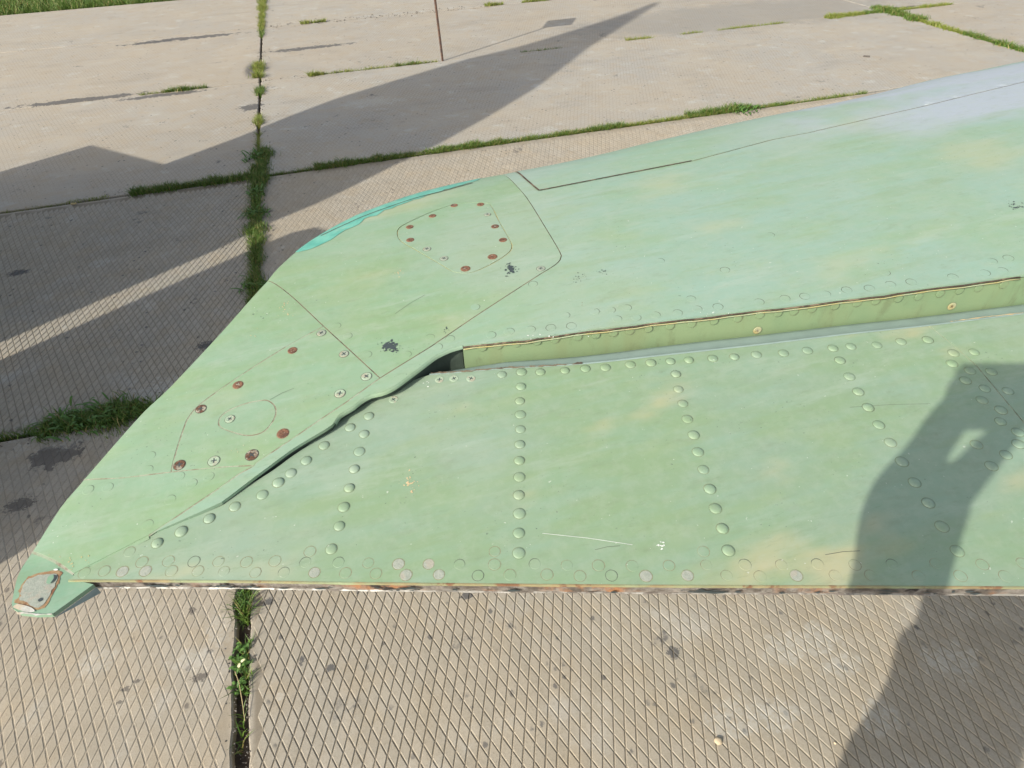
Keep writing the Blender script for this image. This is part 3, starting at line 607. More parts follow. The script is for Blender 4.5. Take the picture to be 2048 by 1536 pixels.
# inner end of the tip: strip along the edge, screwed panel with oval cover
i5 = int(np.argmin(np.linalg.norm(SEAM4 - SEAM5[0], axis=1))); i1 = int(np.argmin(np.linalg.norm(SEAM1 - SEAM5[-1], axis=1))); SEAM5[0] = SEAM4[i5]; SEAM5[-1] = SEAM1[i1]
panel("edge_panel", [SEAM1[:i1 + 1], SEAM5[::-1][1:], SEAM4[:i5 + 1][::-1][1:], TIP_f[:t4 + 1][::-1][1:-1]], zf, M['paint_tip'])
oval_px = [(437, 848), (440, 835), (457, 821), (491, 807), (520, 801), (536, 801), (550, 813), (551, 831), (539, 852), (522, 866), (495, 871), (464, 864), (442, 855)]
OVAL = smooth_line([fpt(p) for p in oval_px + oval_px[:1]], .003)
scr_p = panel("screwed_panel", [SEAM1[i1:], SEAM3[1:i3 + 1], SEAM4[i5:][::-1][1:], SEAM5[1:-1]], zf, M['paint_tip'], holes=[OVAL])
panel("oval_cover", OVAL, zf, M['paint_tip'], scr_p, ins=.0007)
CREASE = fl([(297, 1071), (147, 1148)])
CAPS = fl([(147, 1148), (120, 1128), (100, 1117), (65, 1103)], True); CAPS[-1] = TIP_f[-1]
rear_tip = panel("tip_panel", [TIP_f[t4:], CAPS[::-1][1:], CREASE[::-1][1:], SEAM3[i3:][::-1][1:], SEAM4[::-1][1:-1]], zf, M['paint_tip'])
main = panel("upper_skin", [SLAT, LIP[::-1], GAPF[1:], SEAM3[::-1][1:], SEAM2[1:], LE_f[iS:iT][1:]], zf, M['paint'])
slat = panel("leading_edge_slat", [LE_f[iT:], SLAT[::-1][:-1]], zf, M['paint'], ins=.0009, lift=.0006)
seam(CREASE, zf, .006, M['paint_tip'], .0004)
# seams seen in the gaps
kk = int(np.argmin(np.linalg.norm(SLAT - fpt((1390, 321)), axis=1))); kc = int(np.argmin(np.linalg.norm(SLAT - fpt((1078, 381)), axis=1)))
SLAT0 = SLAT[:kc + 1]
for L, wd, m in ((SEAM1, .0024, 'seam_rust'), (SEAM2a, .0022, 'seam_rust'), (SEAM2b, .0026, 'seam_dark'), (SEAM3, .0022, 'seam_pale'), (SEAM4, .0026, 'seam_pale'), (SEAM5, .0022, 'seam_pale'), (SLAT0, .0026, 'seam_dark'), (SLAT[kc:kk], .0023, 'seam_dark'), (SLAT[kk - 1:], .004, 'seam_rust'), (CAPS, .003, 'seam_pale')):
    seam(L, zf, wd, M[m], -.0009 if m == 'seam_dark' and wd != .0026 or L is SLAT0 else (.0002 if m != 'seam_dark' else .0006))
seam(np.vstack([ACC, ACC[:1]]), zf, .003, M['seam_yellow'], .0008, parent=tip_a); seam(np.vstack([OVAL, OVAL[:1]]), zf, .0026, M['seam_pale'], .0002, parent=scr_p)

# repainted teal nose along the tip's leading edge
def band(L, surf, w0, w1, mat, name, lift, parent=None, jag=.0):
    k = len(L); t = np.gradient(L, axis=0); t /= np.linalg.norm(t, axis=1)[:, None]; nn = np.stack([t[:, 1], -t[:, 0]], 1); rows = 7; V = []; F = []
    rg = np.random.default_rng(5)
    for i in range(k):
        e = math.sin(math.pi * i / (k - 1)) ** .35; w_ = (w0 + (w1 - w0) * e) * (1 + jag * rg.normal()); 
        for r_ in range(rows):
            q = L[i] + nn[i] * w_ * r_ / (rows - 1); V.append((*q, surf(q[0], q[1]) + lift))
        q = L[i] - nn[i] * .004; V.append((*q, surf(L[i][0], L[i][1]) - .014))
    R_ = rows + 1
    for i in range(k - 1):
        for r_ in range(rows - 1): F.append((i * R_ + r_, i * R_ + r_ + 1, (i + 1) * R_ + r_ + 1, (i + 1) * R_ + r_))
        F.append((i * R_, (i + 1) * R_, (i + 1) * R_ + rows, i * R_ + rows))
    return wpart(name, mesh_np(name, V, F, True), mat, parent)
ja = int(np.argmin(np.linalg.norm(LE_f - on((578, 515), lambda x, y: zq(x, y) - DROP)[:2], axis=1))); jb = int(np.argmin(np.linalg.norm(LE_f - on((975, 354), lambda x, y: zq(x, y) - DROP)[:2], axis=1)))
teal = band(LE_f[ja:jb], zf, .004, .034, M['teal'], "teal_nose_strip", .00035, jag=.07); teal["label"] = "bright teal repainted strip on the nose"
tl = fl([(642, 472), (700, 445), (762, 420), (830, 397), (895, 380), (945, 366)], True, .004); seam(tl, zf, .0022, M['ring_dark'], -.0006, parent=teal)

# underside and inner structure
def zlow(X, Y):
    Q = np.stack([np.atleast_1d(X), np.atleast_1d(Y)], 1); dl = np.minimum(seg_dist(Q, LEs), seg_dist(Q, TIPs)); dt = seg_dist(Q, TE)
    return np.minimum(zf(Q[:, 0], Q[:, 1]), za(Q[:, 0], Q[:, 1]) + .02) - np.minimum(.062, np.minimum(.004 + .5 * dl, .0105 + .28 * dt))
panel("lower_skin", [LE_f, TE[::-1], TIP_f[::-1]], zlow, M['under'], skirt=0, ins=.0015, grid=.03)
def wall(L, z_top, z_bot, mat, name, parent=None, off=0.0):
    L = np.asarray(L); t = np.gradient(L, axis=0); t /= np.linalg.norm(t, axis=1)[:, None] + 1e-9; L = L + np.stack([-t[:, 1], t[:, 0]], 1) * off; k = len(L)
    zt = z_top(L[:, 0], L[:, 1]); zb = z_bot(L[:, 0], L[:, 1])
    V = [(*p, q) for p, q in zip(L, zt)] + [(*p, q) for p, q in zip(L, zb)]
    return wpart(name, mesh_np(name, V, [(i, i + 1, k + i + 1, k + i) for i in range(k - 1)]), mat, parent)
low = lambda X, Y: zlow(X, Y) + .002
web = wall(LIP, lambda x, y: zf(x, y) - .0042, low, M['web'], "spar_web", off=.0012)
# rolled flange along the top of the web and the folded doubler edge under the skin
def rod(L, z, r, mat, name, parent=None):
    bm = bmesh.new(); tube(bm, [(p[0], p[1], z(p[0], p[1])) for p in L[::3]], r, 6)
    me = bpy.data.meshes.new(name); bm.to_mesh(me); bm.free(); me.polygons.foreach_set("use_smooth", [True] * len(me.polygons)); return wpart(name, me, mat, parent)
LIPw = LIP + np.column_stack([np.zeros(len(LIP)), .0006 * np.sin(np.arange(len(LIP)) * .37) + .0004 * np.sin(np.arange(len(LIP)) * .91)])
rod(LIPw + np.array([.0003, -.0012]), lambda x, y: zf(x, y) - .0040, .0006, M['seam_yellow'], "web_flange")
rod(LIPw + np.array([.0, -.0002]), lambda x, y: zf(x, y) - .0024, .0008, M['seam_dark'], "skin_doubler")
wall(GAPF, lambda x, y: zf(x, y) - .003, low, M['inner'], "gap_rib", off=-.0035)
# rolled lip along the gap side of the fixed skin
lipL = GAPF[:int(len(GAPF) * .47)]
V = []; F = []
tt = np.gradient(lipL, axis=0); tt /= np.linalg.norm(tt, axis=1)[:, None]; nn = np.stack([-tt[:, 1], tt[:, 0]], 1)
if np.mean(nn[:, 1]) > 0: nn = -nn
for i, p in enumerate(lipL):
    z0 = zf(p[0], p[1])
    for k in range(6):
        a = k / 5 * 1.35; q = p + nn[i] * (0.0022 * math.sin(a) - .0010); V.append((q[0], q[1], z0 - .0042 * (1 - math.cos(a)) - .0002))
for i in range(len(lipL) - 1):
    for k in range(5): F.append((i * 6 + k, (i + 1) * 6 + k, (i + 1) * 6 + k + 1, i * 6 + k + 1))
wpart("rolled_lip", mesh_np("rolled_lip", V, F, True), M['paint'])

# aileron
ia = int(np.argmin(np.linalg.norm(HINGE - ASEAM[0], axis=1))); it_ = int(np.argmin(np.linalg.norm(TE - ASEAM[-1], axis=1))); ASEAM[0] = HINGE[ia]; ASEAM[-1] = TE[it_]
ACREASE = al([(297, 1071), (147, 1150)]); ACREASE[0] = GAPA[-1]
ail = panel("aileron", [HINGE[:ia + 1], ASEAM[1:], TE[:it_][::-1], ACREASE[::-1], GAPA[::-1][1:-1]], za_v, M['paint_ail'])
panel("aileron", [HINGE[ia:], TE[it_:][::-1], ASEAM[::-1][1:-1]], za_v, M['paint_ail'])
seam(ASEAM, za_v, .0036, M['seam_pale'], .0006)
HT = np.gradient(HINGE, axis=0); HT /= np.linalg.norm(HT, axis=1)[:, None]; HN = np.stack([-HT[:, 1], HT[:, 0]], 1)
V = []; F = []
for i, p in enumerate(HINGE):
    z0 = za(p[0], p[1]); g_ = min(1.0, i / 14)
    for k, (d, h) in enumerate(((-.0012, .0002), (0, .0009), (.0012, .0002), (.006, -.0010), (.011, -.0022), (.0150, -.0036), (.0168, -.0075), (.014, -.045))):
        q = p + HN[i] * d * (1.0 if k < 3 else (.35 + .65 * g_) * min(1.25, .82 + .45 * i / len(HINGE) * 2.2)); V.append((q[0], q[1], z0 + h))
for i in range(len(HINGE) - 1):
    for k in range(7): F.append((i * 8 + k, (i + 1) * 8 + k, (i + 1) * 8 + k + 1, i * 8 + k + 1))
nose = wpart("aileron_nose", mesh_np("aileron_nose", V, F, True), M['nose'])
hr = al([(862, 748), (930, 744), (1000, 738), (1090, 733), (1165, 728)]); 
def ragged(L, surf, w_, mat, name, lift, parent=None, seed=1):
    rg = np.random.default_rng(seed); L = straight(L, .0012); t = np.gradient(L, axis=0); t /= np.linalg.norm(t, axis=1)[:, None] + 1e-9; nn_ = np.stack([-t[:, 1], t[:, 0]], 1); k = len(L)
    wa = w_ * np.clip(.5 + .45 * np.convolve(rg.normal(0, 1.4, k), np.ones(4) / 4, 'same'), .02, 1.3); wb = w_ * np.clip(.4 + .45 * np.convolve(rg.normal(0, 1.4, k), np.ones(4) / 4, 'same'), .02, 1.3)
    a = L + nn_ * wa[:, None]; b = L - nn_ * wb[:, None]
    V = [(*p, q) for p, q in zip(a, surf(a[:, 0], a[:, 1]) + lift)] + [(*p, q) for p, q in zip(b, surf(b[:, 0], b[:, 1]) + lift)]
    return wpart(name, mesh_np(name, V, [(i, k + i, k + i + 1, i + 1) for i in range(k - 1)]), mat, parent)
ragged(hr, za_v, .0017, M['seam_rust'], "rust_patch", .00105, nose, 2)
ragged(al([(1900, 645), (1960, 637), (2048, 627)]), za_v, .0009, M['chalk'], "rust_patch", .0012, nose, 3)
wall(GAPA, lambda x, y: za(x, y) - .0028, low, M['inner'], "aileron_end_rib", off=.0005)

# blunt corroded trailing edge: skin lip, core, chipped lower skin
def te_strip(z0, z1, out0, out1, mat, name, jag, seed):
    rg = np.random.default_rng(seed); L = straight(TE[:it_ + 40], .0022); k = len(L); t = np.gradient(L, axis=0); t /= np.linalg.norm(t, axis=1)[:, None]; nn_ = np.stack([t[:, 1], -t[:, 0]], 1)
    ja_ = np.convolve(rg.normal(0, 1, k), np.ones(3) / 3, 'same') * jag; jb_ = np.convolve(rg.normal(0, 1, k), np.ones(3) / 3, 'same') * jag
    zt = za(L[:, 0], L[:, 1]); A_ = L + nn_ * (out0 + ja_)[:, None]; B_ = L + nn_ * (out1 + jb_)[:, None]; I_ = L - nn_ * .0004
    V = [(*p, q) for p, q in zip(I_, zt + z0)] + [(*p, q) for p, q in zip(A_, zt + z0 + ja_ * .4)] + [(*p, q) for p, q in zip(B_, zt + z1 + jb_ * .5)] + [(*p, q) for p, q in zip(I_, zt + z1)]
    F = [(r_ * k + i, (r_ + 1) * k + i, (r_ + 1) * k + i + 1, r_ * k + i + 1) for i in range(k - 1) for r_ in range(3)]
    return wpart(name, mesh_np(name, V, F), mat)
te1 = te_strip(.0001, -.0014, .0006, .0010, M['te_lip'], "trailing_edge_lip", .00018, 1)
te2 = te_strip(-.0015, -.0078, .0004, .0010, M['te'], "trailing_edge_core", .0005, 2)
te3 = te_strip(-.0079, -.0092, .0010, .0014, M['te_white'], "trailing_edge_flange", .0005, 3)
rg = random.Random(4)
for q in range(46):
    i = rg.randrange(8, it_ - 4); L_ = rg.uniform(.002, .009) if q > 8 else rg.uniform(.008, .018); a = TE[i]; b = TE[min(i + 3, len(TE) - 1)]; d = (b - a) / np.linalg.norm(b - a); nd = np.array([d[1], -d[0]]); zc = za(*a) - rg.uniform(.002, .0055)
    hh = rg.uniform(.0006, .0017); V = []
    for s_ in (-1, -.5, 0, .5, 1):
        for v_ in (-1, 1):
            p = a + d * L_ * .5 * s_ + nd * .0026; V.append((p[0], p[1], zc + v_ * hh * (1 - abs(s_) * .7) * rg.uniform(.6, 1.3) + rg.uniform(-.0004, .0004)))
    wpart("corrosion_pit", mesh_np("corrosion_pit", V, [(2 * k, 2 * k + 2, 2 * k + 3, 2 * k + 1) for k in range(4)]), M['chip'], te2)

# tip cap with the bare metal patch
zcap = lambda X, Y: 1.1195 + 0 * np.asarray(X)
cp = lambda px: at(px, 1.1195)[:2]
CAPL = [CAPS[::-1], np.array([cp((150, 1158)), cp((188, 1168)), cp((176, 1177)), cp((104, 1229)), cp((72, 1230)), cp((38, 1227)), cp((25, 1218)), cp((22, 1207))]), smooth_line([cp((22, 1207)), cp((34, 1153)), cp((51, 1122)), TIP_f[-1]], .004)[1:-1]]
def zcapf(X, Y):
    Q = np.stack([np.atleast_1d(X), np.atleast_1d(Y)], 1); d = seg_dist(Q, CAPS); e = np.exp(-d / .008)
    return 1.1195 * (1 - e) + (zf(Q[:, 0], Q[:, 1]) - .0004) * e
cap = panel("tip_cap", CAPL, zcapf, M['paint_cap'], ins=.0004, skirt=.004, grid=.006)
sidel = straight(np.array([cp((104, 1229)), cp((176, 1177)), cp((188, 1168))]), .004)
kq = len(sidel); V = [(*p, 1.1195 - .0041) for p in sidel] + [(*p, 1.1195 - .0045 - .0085 * i / kq) for i, p in enumerate(sidel)]
wpart("cap_side", mesh_np("cap_side", V, [(i, kq + i, kq + i + 1, i + 1) for i in range(kq - 1)]), M['under'])
def decal(pxs, surf, mat, name, lift, parent, sm=True, jag=0.0, seed=0):
    P = [on(p, surf)[:2] for p in pxs]; L = smooth_line(P + P[:1], .002)[:-1] if sm else straight(P + P[:1], .002)[:-1]
    if jag:
        rr = np.random.default_rng(seed); L = L + rr.normal(0, jag, L.shape)
    return panel(name, L, surf, mat, parent, ins=0, skirt=0, lift=lift, grid=.006)
Z8 = lambda x, y: (x / 8.533, 1080 + y / 8.533)
zc1 = lambda x, y: zcapf(x, y) if np.ndim(x) else float(zcapf(x, y)[0])
rustp = decal([Z8(*p) for p in ((480, 630), (640, 575), (820, 540), (960, 520), (1060, 545), (1030, 660), (960, 820), (900, 930), (850, 1040), (760, 1160), (600, 1190), (400, 1130), (240, 1060), (290, 1010), (335, 960), (330, 860), (390, 740))], zc1, M['cap_rust'], "rust_patch", .0003, cap, True, .00035, 1)
decal([Z8(*p) for p in ((500, 660), (640, 615), (800, 590), (930, 580), (985, 600), (980, 690), (930, 800), (870, 900), (830, 990), (740, 1120), (600, 1165), (470, 1080), (330, 1020), (370, 950), (360, 870), (420, 750))], zc1, M['bare'], "bare_patch", .0006, cap, True, .0003, 2)
decal([Z8(*p) for p in ((830, 640), (900, 600), (955, 620), (965, 670), (930, 720), (860, 760), (800, 740))], zc1, M['paint_cap'], "lug", .0009, cap)
decal([Z8(*p) for p in ((925, 615), (965, 618), (962, 670), (920, 725), (872, 752), (905, 705), (930, 660))], zc1, M['chip'], "hole_edge", .0012, cap)
decal([Z8(*p) for p in ((660, 1030), (700, 1000), (735, 1000), (730, 1040), (690, 1065), (665, 1055))], zc1, M['chip'], "hole", .0010, cap)
decal([Z8(*p) for p in ((920, 510), (960, 500), (1000, 510), (980, 530), (930, 530))], zc1, M['white_chip'], "paint_chip", .0009, cap)
decal([Z8(*p) for p in ((300, 1100), (420, 1120), (560, 1170), (600, 1230), (480, 1240), (330, 1200), (230, 1150))], zc1, M['worn'], "worn_edge", .0008, cap)
ragged(np.array([cp((24, 1217)), cp((38, 1227)), cp((72, 1230)), cp((104, 1229))]), zc1.__call__ if False else (lambda X, Y: zcapf(X, Y)), .0012, M['worn'], "worn_edge", .0006, cap, 8)

# ------------------------------------------------------------------ rivets and screws (shared meshes, one object each)
def dome_mesh():
    V = [(0, 0, 1.0)]; F = []; seg = 16; prof = [(.35, .95), (.62, .80), (.82, .55), (.95, .25), (1.0, 0.0), (1.0, -.25)]
    for r_, h in prof: V += [(r_ * math.cos(k / seg * 2 * math.pi), r_ * math.sin(k / seg * 2 * math.pi), h) for k in range(seg)]
    F += [(0, 1 + k, 1 + (k + 1) % seg) for k in range(seg)]
    for q in range(len(prof) - 1):
        a = 1 + q * seg; b = a + seg; F += [(a + k, b + k, b + (k + 1) % seg, a + (k + 1) % seg) for k in range(seg)]
    me = mesh_np("domed_rivet", V, F, True); return me
def dome_ring(me):
    bm = bmesh.new(); bm.from_mesh(me); seg = 24; ro = [bm.verts.new((1.09 * math.cos(k / seg * 6.28319), 1.09 * math.sin(k / seg * 6.28319), .04)) for k in range(seg)]; ri = [bm.verts.new((.99 * math.cos(k / seg * 6.28319), .99 * math.sin(k / seg * 6.28319), .05)) for k in range(seg)]
    for k in range(seg):
        f = bm.faces.new((ri[k], ro[k], ro[(k + 1) % seg], ri[(k + 1) % seg])); f.material_index = 1
    bm.to_mesh(me); bm.free(); return me
def ring_mesh(name, r0, r1, a0, a1, seg=22, disc=True, rise=.06):
    """flush rivet: low disc framed by the cracked paint ring"""
    V = []; F = []; mi = []; full = abs(a1 - a0) > 6.2
    if disc:
        V.append((0, 0, rise)); V += [(r0 * .93 * math.cos(k / seg * 2 * math.pi), r0 * .93 * math.sin(k / seg * 2 * math.pi), rise * .8) for k in range(seg)]; V += [(r0 * math.cos(k / seg * 2 * math.pi), r0 * math.sin(k / seg * 2 * math.pi), -.05) for k in range(seg)]
        for k in range(seg):
            F.append((0, 1 + k, 1 + (k + 1) % seg)); mi.append(0); F.append((1 + k, 1 + seg + k, 1 + seg + (k + 1) % seg, 1 + (k + 1) % seg)); mi.append(0)
    s0 = len(V); m = seg + 1; rr = random.Random(name)
    for k in range(m):
        a = a0 + (a1 - a0) * k / seg; w_ = (r1 - r0) * (1 if full else max(.08, math.sin(math.pi * k / seg))) * rr.uniform(.6, 1.2)
        V.append((r0 * math.cos(a), r0 * math.sin(a), .03)); V.append(((r0 + w_) * math.cos(a), (r0 + w_) * math.sin(a), .025))
    for k in range(seg): F.append((s0 + 2 * k, s0 + 2 * k + 1, s0 + 2 * k + 3, s0 + 2 * k + 2)); mi.append(1)
    me = mesh_np(name, V, F); me.polygons.foreach_set("material_index", mi); return me
def screw_mesh(seed):
    V = []; F = []; mi = []; seg = 20; rr = random.Random(seed)
    prof = [(1.12, .0, 2), (1.0, .01, 2), (.96, .09, 0), (.80, .12, 0), (.42, .10, 0)]
    for r_, h, _ in prof: V += [(r_ * math.cos(k / seg * 2 * math.pi), r_ * math.sin(k / seg * 2 * math.pi), h) for k in range(seg)]
    V.append((0, 0, .085)); c_ = len(V) - 1
    for q in range(len(prof) - 1):
        a = q * seg; b = a + seg
        for k in range(seg): F.append((a + k, a + (k + 1) % seg, b + (k + 1) % seg, b + k)); mi.append(2 if q < 1 else 0)
    a = (len(prof) - 1) * seg
    for k in range(seg): F.append((a + k, a + (k + 1) % seg, c_)); mi.append(0)
    th = rr.uniform(0, 3.14)
    for q in range(2):
        t = th + q * math.pi / 2; d = Vector((math.cos(t), math.sin(t))); p = Vector((-d.y, d.x)); L, W = .50, .10; s0 = len(V)
        for e, f in ((-1, -1), (1, -1), (1, 1), (-1, 1)): v = d * L * e + p * W * f; V.append((v.x, v.y, .125 + q * .004))
        F.append((s0, s0 + 1, s0 + 2, s0 + 3)); mi.append(1)
    me = mesh_np("screw", V, F); me.polygons.foreach_set("material_index", mi); return me
DOME = dome_ring(dome_mesh()); DOME.materials.append(M['paint_ail']); DOME.materials.append(M['dome_shade_edge'])
RINGS = {}
def ring_variant(kind, paintm, ringm, a0=0.0, a1=2 * math.pi, wd=.14, disc=True):
    key = (kind, paintm, ringm, round(a0, 1), round(a1, 1))
    if key not in RINGS:
        me = ring_mesh("flush_rivet_%d" % len(RINGS), 1.0, 1.0 + wd, a0, a1, disc=disc); me.materials.append(M[paintm]); me.materials.append(M[ringm]); RINGS[key] = me
    return RINGS[key]
SCREWS = {}
def screw_variant(head, cross, ringm, seed):
    key = (head, seed % 3)
    if key not in SCREWS:
        me = screw_mesh(seed); [me.materials.append(M[x]) for x in (head, cross, ringm)]; SCREWS[key] = me
    return SCREWS[key]
def place(name, me, px, surf, r, h, parent, spin=0.0, lift=0.0):
    P = on(px, surf); e = .002; z0 = surf(P[0], P[1]); nx = -(surf(P[0] + e, P[1]) - surf(P[0] - e, P[1])) / (2 * e); ny = -(surf(P[0], P[1] + e) - surf(P[0], P[1] - e)) / (2 * e)
    nrm = Vector((nx, ny, 1)).normalized(); q = nrm.to_track_quat('Z', 'Y').to_matrix().to_4x4()
    o = bpy.data.objects.new(name, me); COL.objects.link(o); o.parent = parent
    loc = Vector((P[0], P[1], z0)) + nrm * lift
    if parent is wing: loc = loc - WO
    o.matrix_basis = Matrix.Translation(loc) @ q @ Matrix.Rotation(spin, 4, 'Z') @ Matrix.Diagonal((r, r, h, 1)); return o
rr = random.Random(11)
domes = [(738, 832), (700.5, 855), (728.6, 868), (719, 903), (709, 938), (699, 976), (688, 1014), (679, 1052), (663, 1098), (648.6, 891), (613, 921), (582, 946), (557, 965), (525, 989.5), (470, 1013), (419, 1037), (363, 1063), (315, 1086),
    (1043, 744), (1042, 773), (1040, 802), (1041, 829), (1041, 858.5), (1040, 888.6), (1039, 921), (1039, 954), (1038, 990), (1039, 1027), (1038, 1066), (1038, 1106),
    (1004, 749), (1081, 744), (1130, 741), (1171, 737), (1211, 735), (1261, 729), (1302, 725.6), (1341, 722.5), (1378, 720), (1425.5, 716.7), (1469, 713.6), (1513, 709), (1567, 706), (1615, 701), (1666, 696.5),
    (1352, 748), (1357, 778.5), (1366, 807), (1375, 838), (1387.6, 870), (1396, 904), (1407, 939), (1420, 978), (1431, 1017), (1445, 1057), (1457, 1101),
    (1680, 720.7), (1699, 753), (1716.7, 783.5), (1736.5, 815), (1757.7, 849.6), (1781, 885), (1804, 923.5), (1829.3, 965), (1856.6, 1006), (1884, 1053), (1914.6, 1102),
    (1702, 693), (1754, 690), (1802, 683), (1855.7, 679.7), (1907, 706), (1948, 704), (1904, 727), (1940, 741.5), (1982.6, 743.5), (1931, 761), (1969.6, 777), (2016, 782), (1964, 800), (2002, 820), (2001, 843), (2036, 864.5), (2037, 888), (1953, 889), (2012, 909.5), (1983, 932)]
for p in domes: place("domed_rivet", DOME, p, za, .0047 * rr.uniform(.94, 1.06), .0015 * rr.uniform(.65, 1.2), ail, rr.uniform(0, 6))
fl_up = [(259, 1104), (388, 1123), (437, 1123), (493, 1124), (550, 1122), (611, 1125), (677, 1125), (337, 1122), (284, 1124), (620, 1103), (736.6, 1126), (797, 1128), (857.5, 1128), (919, 1129), (989, 1129), (1070, 1128), (1134, 1131), (1197, 1131), (1265, 1132), (1338, 1131), (989.5, 1103),
    (1413, 1130), (1490, 1130), (1563, 1130), (1635.6, 1129), (1710, 1130), (1784.7, 1129), (1872.6, 1127.5), (1964.7, 1129), (2046, 1127), (1407, 1103)]
fl_lo = [(169, 1146), (209, 1142), (245, 1143), (291, 1142), (343, 1142), (396, 1142), (448, 1143), (511, 1145), (568, 1145), (629, 1145), (691, 1146), (752, 1147), (812, 1150), (878, 1149), (956, 1151), (1020, 1150), (1094, 1149), (1160, 1152), (1223, 1151), (1292, 1152), (1375, 1151), (1453.7, 1151), (1521, 1153), (1592.7, 1151), (1671, 1151), (1742, 1151), (1838, 1153), (1921, 1152), (2012, 1153)]
bare_px = {(797, 1128), (857.5, 1128), (812, 1150), (878, 1149), (245, 1143), (291, 1142), (629, 1145), (1375, 1151), (1592.7, 1151), (1292, 1152)}
for p in fl_up + fl_lo:
    kind = rr.choice(['tan', 'tan', 'tan', 'dark'])
    if p in bare_px: me = ring_variant('bare', 'bare', 'ring_tan', 0, 6.2832, .13)
    elif kind == 'tan': me = ring_variant('t', 'paint_ail', 'ring_tan', 0, 6.2832 if rr.random() < .6 else 4.4, .11)
    else: me = ring_variant('d', 'paint_ail', 'ring_dark', 0, 6.2832 if rr.random() < .3 else 3.6, .11)
    place("flush_rivet", me, p, za, .0043 * rr.uniform(.94, 1.05), .0022, ail, rr.uniform(-.6, .6))
for p in ((879, 759), (908, 757), (942, 757), (787, 799)): place("flush_screw", screw_variant('screw_green', 'chip', 'paint_ail', 2), p, za, .0043, .003, ail, rr.uniform(0, 3))
skin_fl = [(1019, 663), (1061, 659), (1102, 655.5), (1143, 652), (1234, 638), (1272, 635), (1310.7, 630), (1355, 626), (1394, 618), (1436, 613.5), (1518, 604), (1570, 597), (1610, 592.6), (1651, 588), (1189, 623), (1221, 620), (1253, 615.5), (1382, 598), (1130, 630.5),
    (1693.6, 580), (1739, 576.5), (1781, 569), (1822.5, 564), (1906, 554), (1969.6, 545.6), (2005, 541), (1983.6, 522), (2017, 516), (900, 678), (875, 694), (982, 670), (1017, 664), (1066, 568), (950, 614), (1320, 522), (1450, 540), (1540, 470), (1770, 545)]
for p in skin_fl:
    me = ring_variant('d2', 'paint', 'ring_dark', -.6, rr.choice([1.8, 2.6, 3.4, 5.6]), .13, True); place("flush_rivet", me, p, zf, .0048, .0015, main, rr.uniform(-.8, .8))
for p in ((672.6, 652), (695, 672), (860, 675), (813, 709), (734, 709)): place("flush_rivet", ring_variant('d3', 'paint_tip', 'ring_dark', -.5, 2.6, .10), p, zf, .0046, .0012, tip_a, rr.uniform(-.8, .8))
for p in ((358, 953), (417, 953), (383, 967), (300, 912), (295, 940), (176, 980), (215, 975), (340, 1000), (295, 1050)): place("flush_rivet", ring_variant('d4', 'paint_tip', 'ring_dark', -.5, 2.2, .08), p, zf, .0046, .001, rear_tip, rr.uniform(-.8, .8))
lab = {'rust': "rusty countersunk screw", 'rust_dark': "dark rusted screw with pale rim", 'screw_green': "painted screw with a dark cross slot", 'screw_grey': "grey worn screw"}
for p, h, sz in (((908.4, 411), 'rust', 1), ((961, 409), 'rust', 1), ((865, 432), 'rust', 1), ((975, 429), 'screw_grey', .9), ((819.5, 454), 'rust', 1), ((990, 453), 'rust', 1), ((820.5, 480), 'rust', 1), ((1006, 480), 'rust', 1), ((854, 498), 'screw_grey', 1), ((888, 517), 'screw_grey', 1), ((985, 513.6), 'rust', 1.15), ((931, 537.5), 'rust', 1.15)):
    o = place("screw", screw_variant(h, 'rust_dark' if h == 'rust' else 'chip', 'ring_tan' if h == 'rust' else 'ring_dark', rr.randrange(3)), p, zf, .0046 * sz, .005, access, rr.uniform(0, 3)); o["label"] = lab[h]
for p, h, sz in (((643, 666), 'screw_grey', 1), ((688, 708), 'screw_grey', 1), ((585, 701), 'rust', 1), ((476, 770), 'rust', 1.05), ((733, 753), 'screw_green', 1.08), ((680, 787), 'screw_green', 1.08), ((402, 818), 'rust_dark', 1.05), ((460, 838), 'screw_green', .95), ((566, 867), 'rust', 1.15), ((504, 910), 'rust_dark', 1.2), ((428, 922), 'screw_green', 1.08), ((359, 930), 'rust_dark', 1.08)):
    o = place("screw", screw_variant(h, 'rust_dark' if h == 'rust' else 'chip', 'ring_tan' if h == 'rust' else 'ring_dark', rr.randrange(3)), p, zf, .0046 * sz, .005, scr_p, rr.uniform(0, 3)); o["label"] = lab[h]
place("screw", screw_variant('screw_grey', 'chip', 'ring_dark', 1), (1081.7, 537), zf, .0046, .004, tip_a)
# rivets on the upright spar web: where the ray meets the wall
def on_wall(px, L):
    d = ray(px); best = None
    for a, b in zip(L[:-1], L[1:]):
        e = b - a; M2 = np.array([[d[0], -e[0]], [d[1], -e[1]]]); 
        try: t, s_ = np.linalg.solve(M2, a - CAM[:2])
        except np.linalg.LinAlgError: continue
        if -.01 <= s_ <= 1.01 and t > 0:
            P = CAM + d * t; n_ = np.array([e[1], -e[0]]); n_ /= np.linalg.norm(n_); n_ = n_ if n_ @ d[:2] < 0 else -n_; return P, n_
    return None
web_rv = [(965, 696), (996, 692), (1032, 688), (1074.5, 684), (1110, 680), (1155.5, 675), (1192, 671), (1227, 667), (1260, 663), (1297, 658.6), (1340, 653), (1383.5, 648.7), (1428.6, 643), (1476, 638), (1520, 631), (1557, 627), (1588.5, 623.7), (1625, 618.6), (1670.6, 613), (1715, 607), (1752.5, 603), (1798, 598), (1838, 594), (1881, 588), (1920, 582), (1958, 577), (2008, 570)]
WL = LIP[::4]
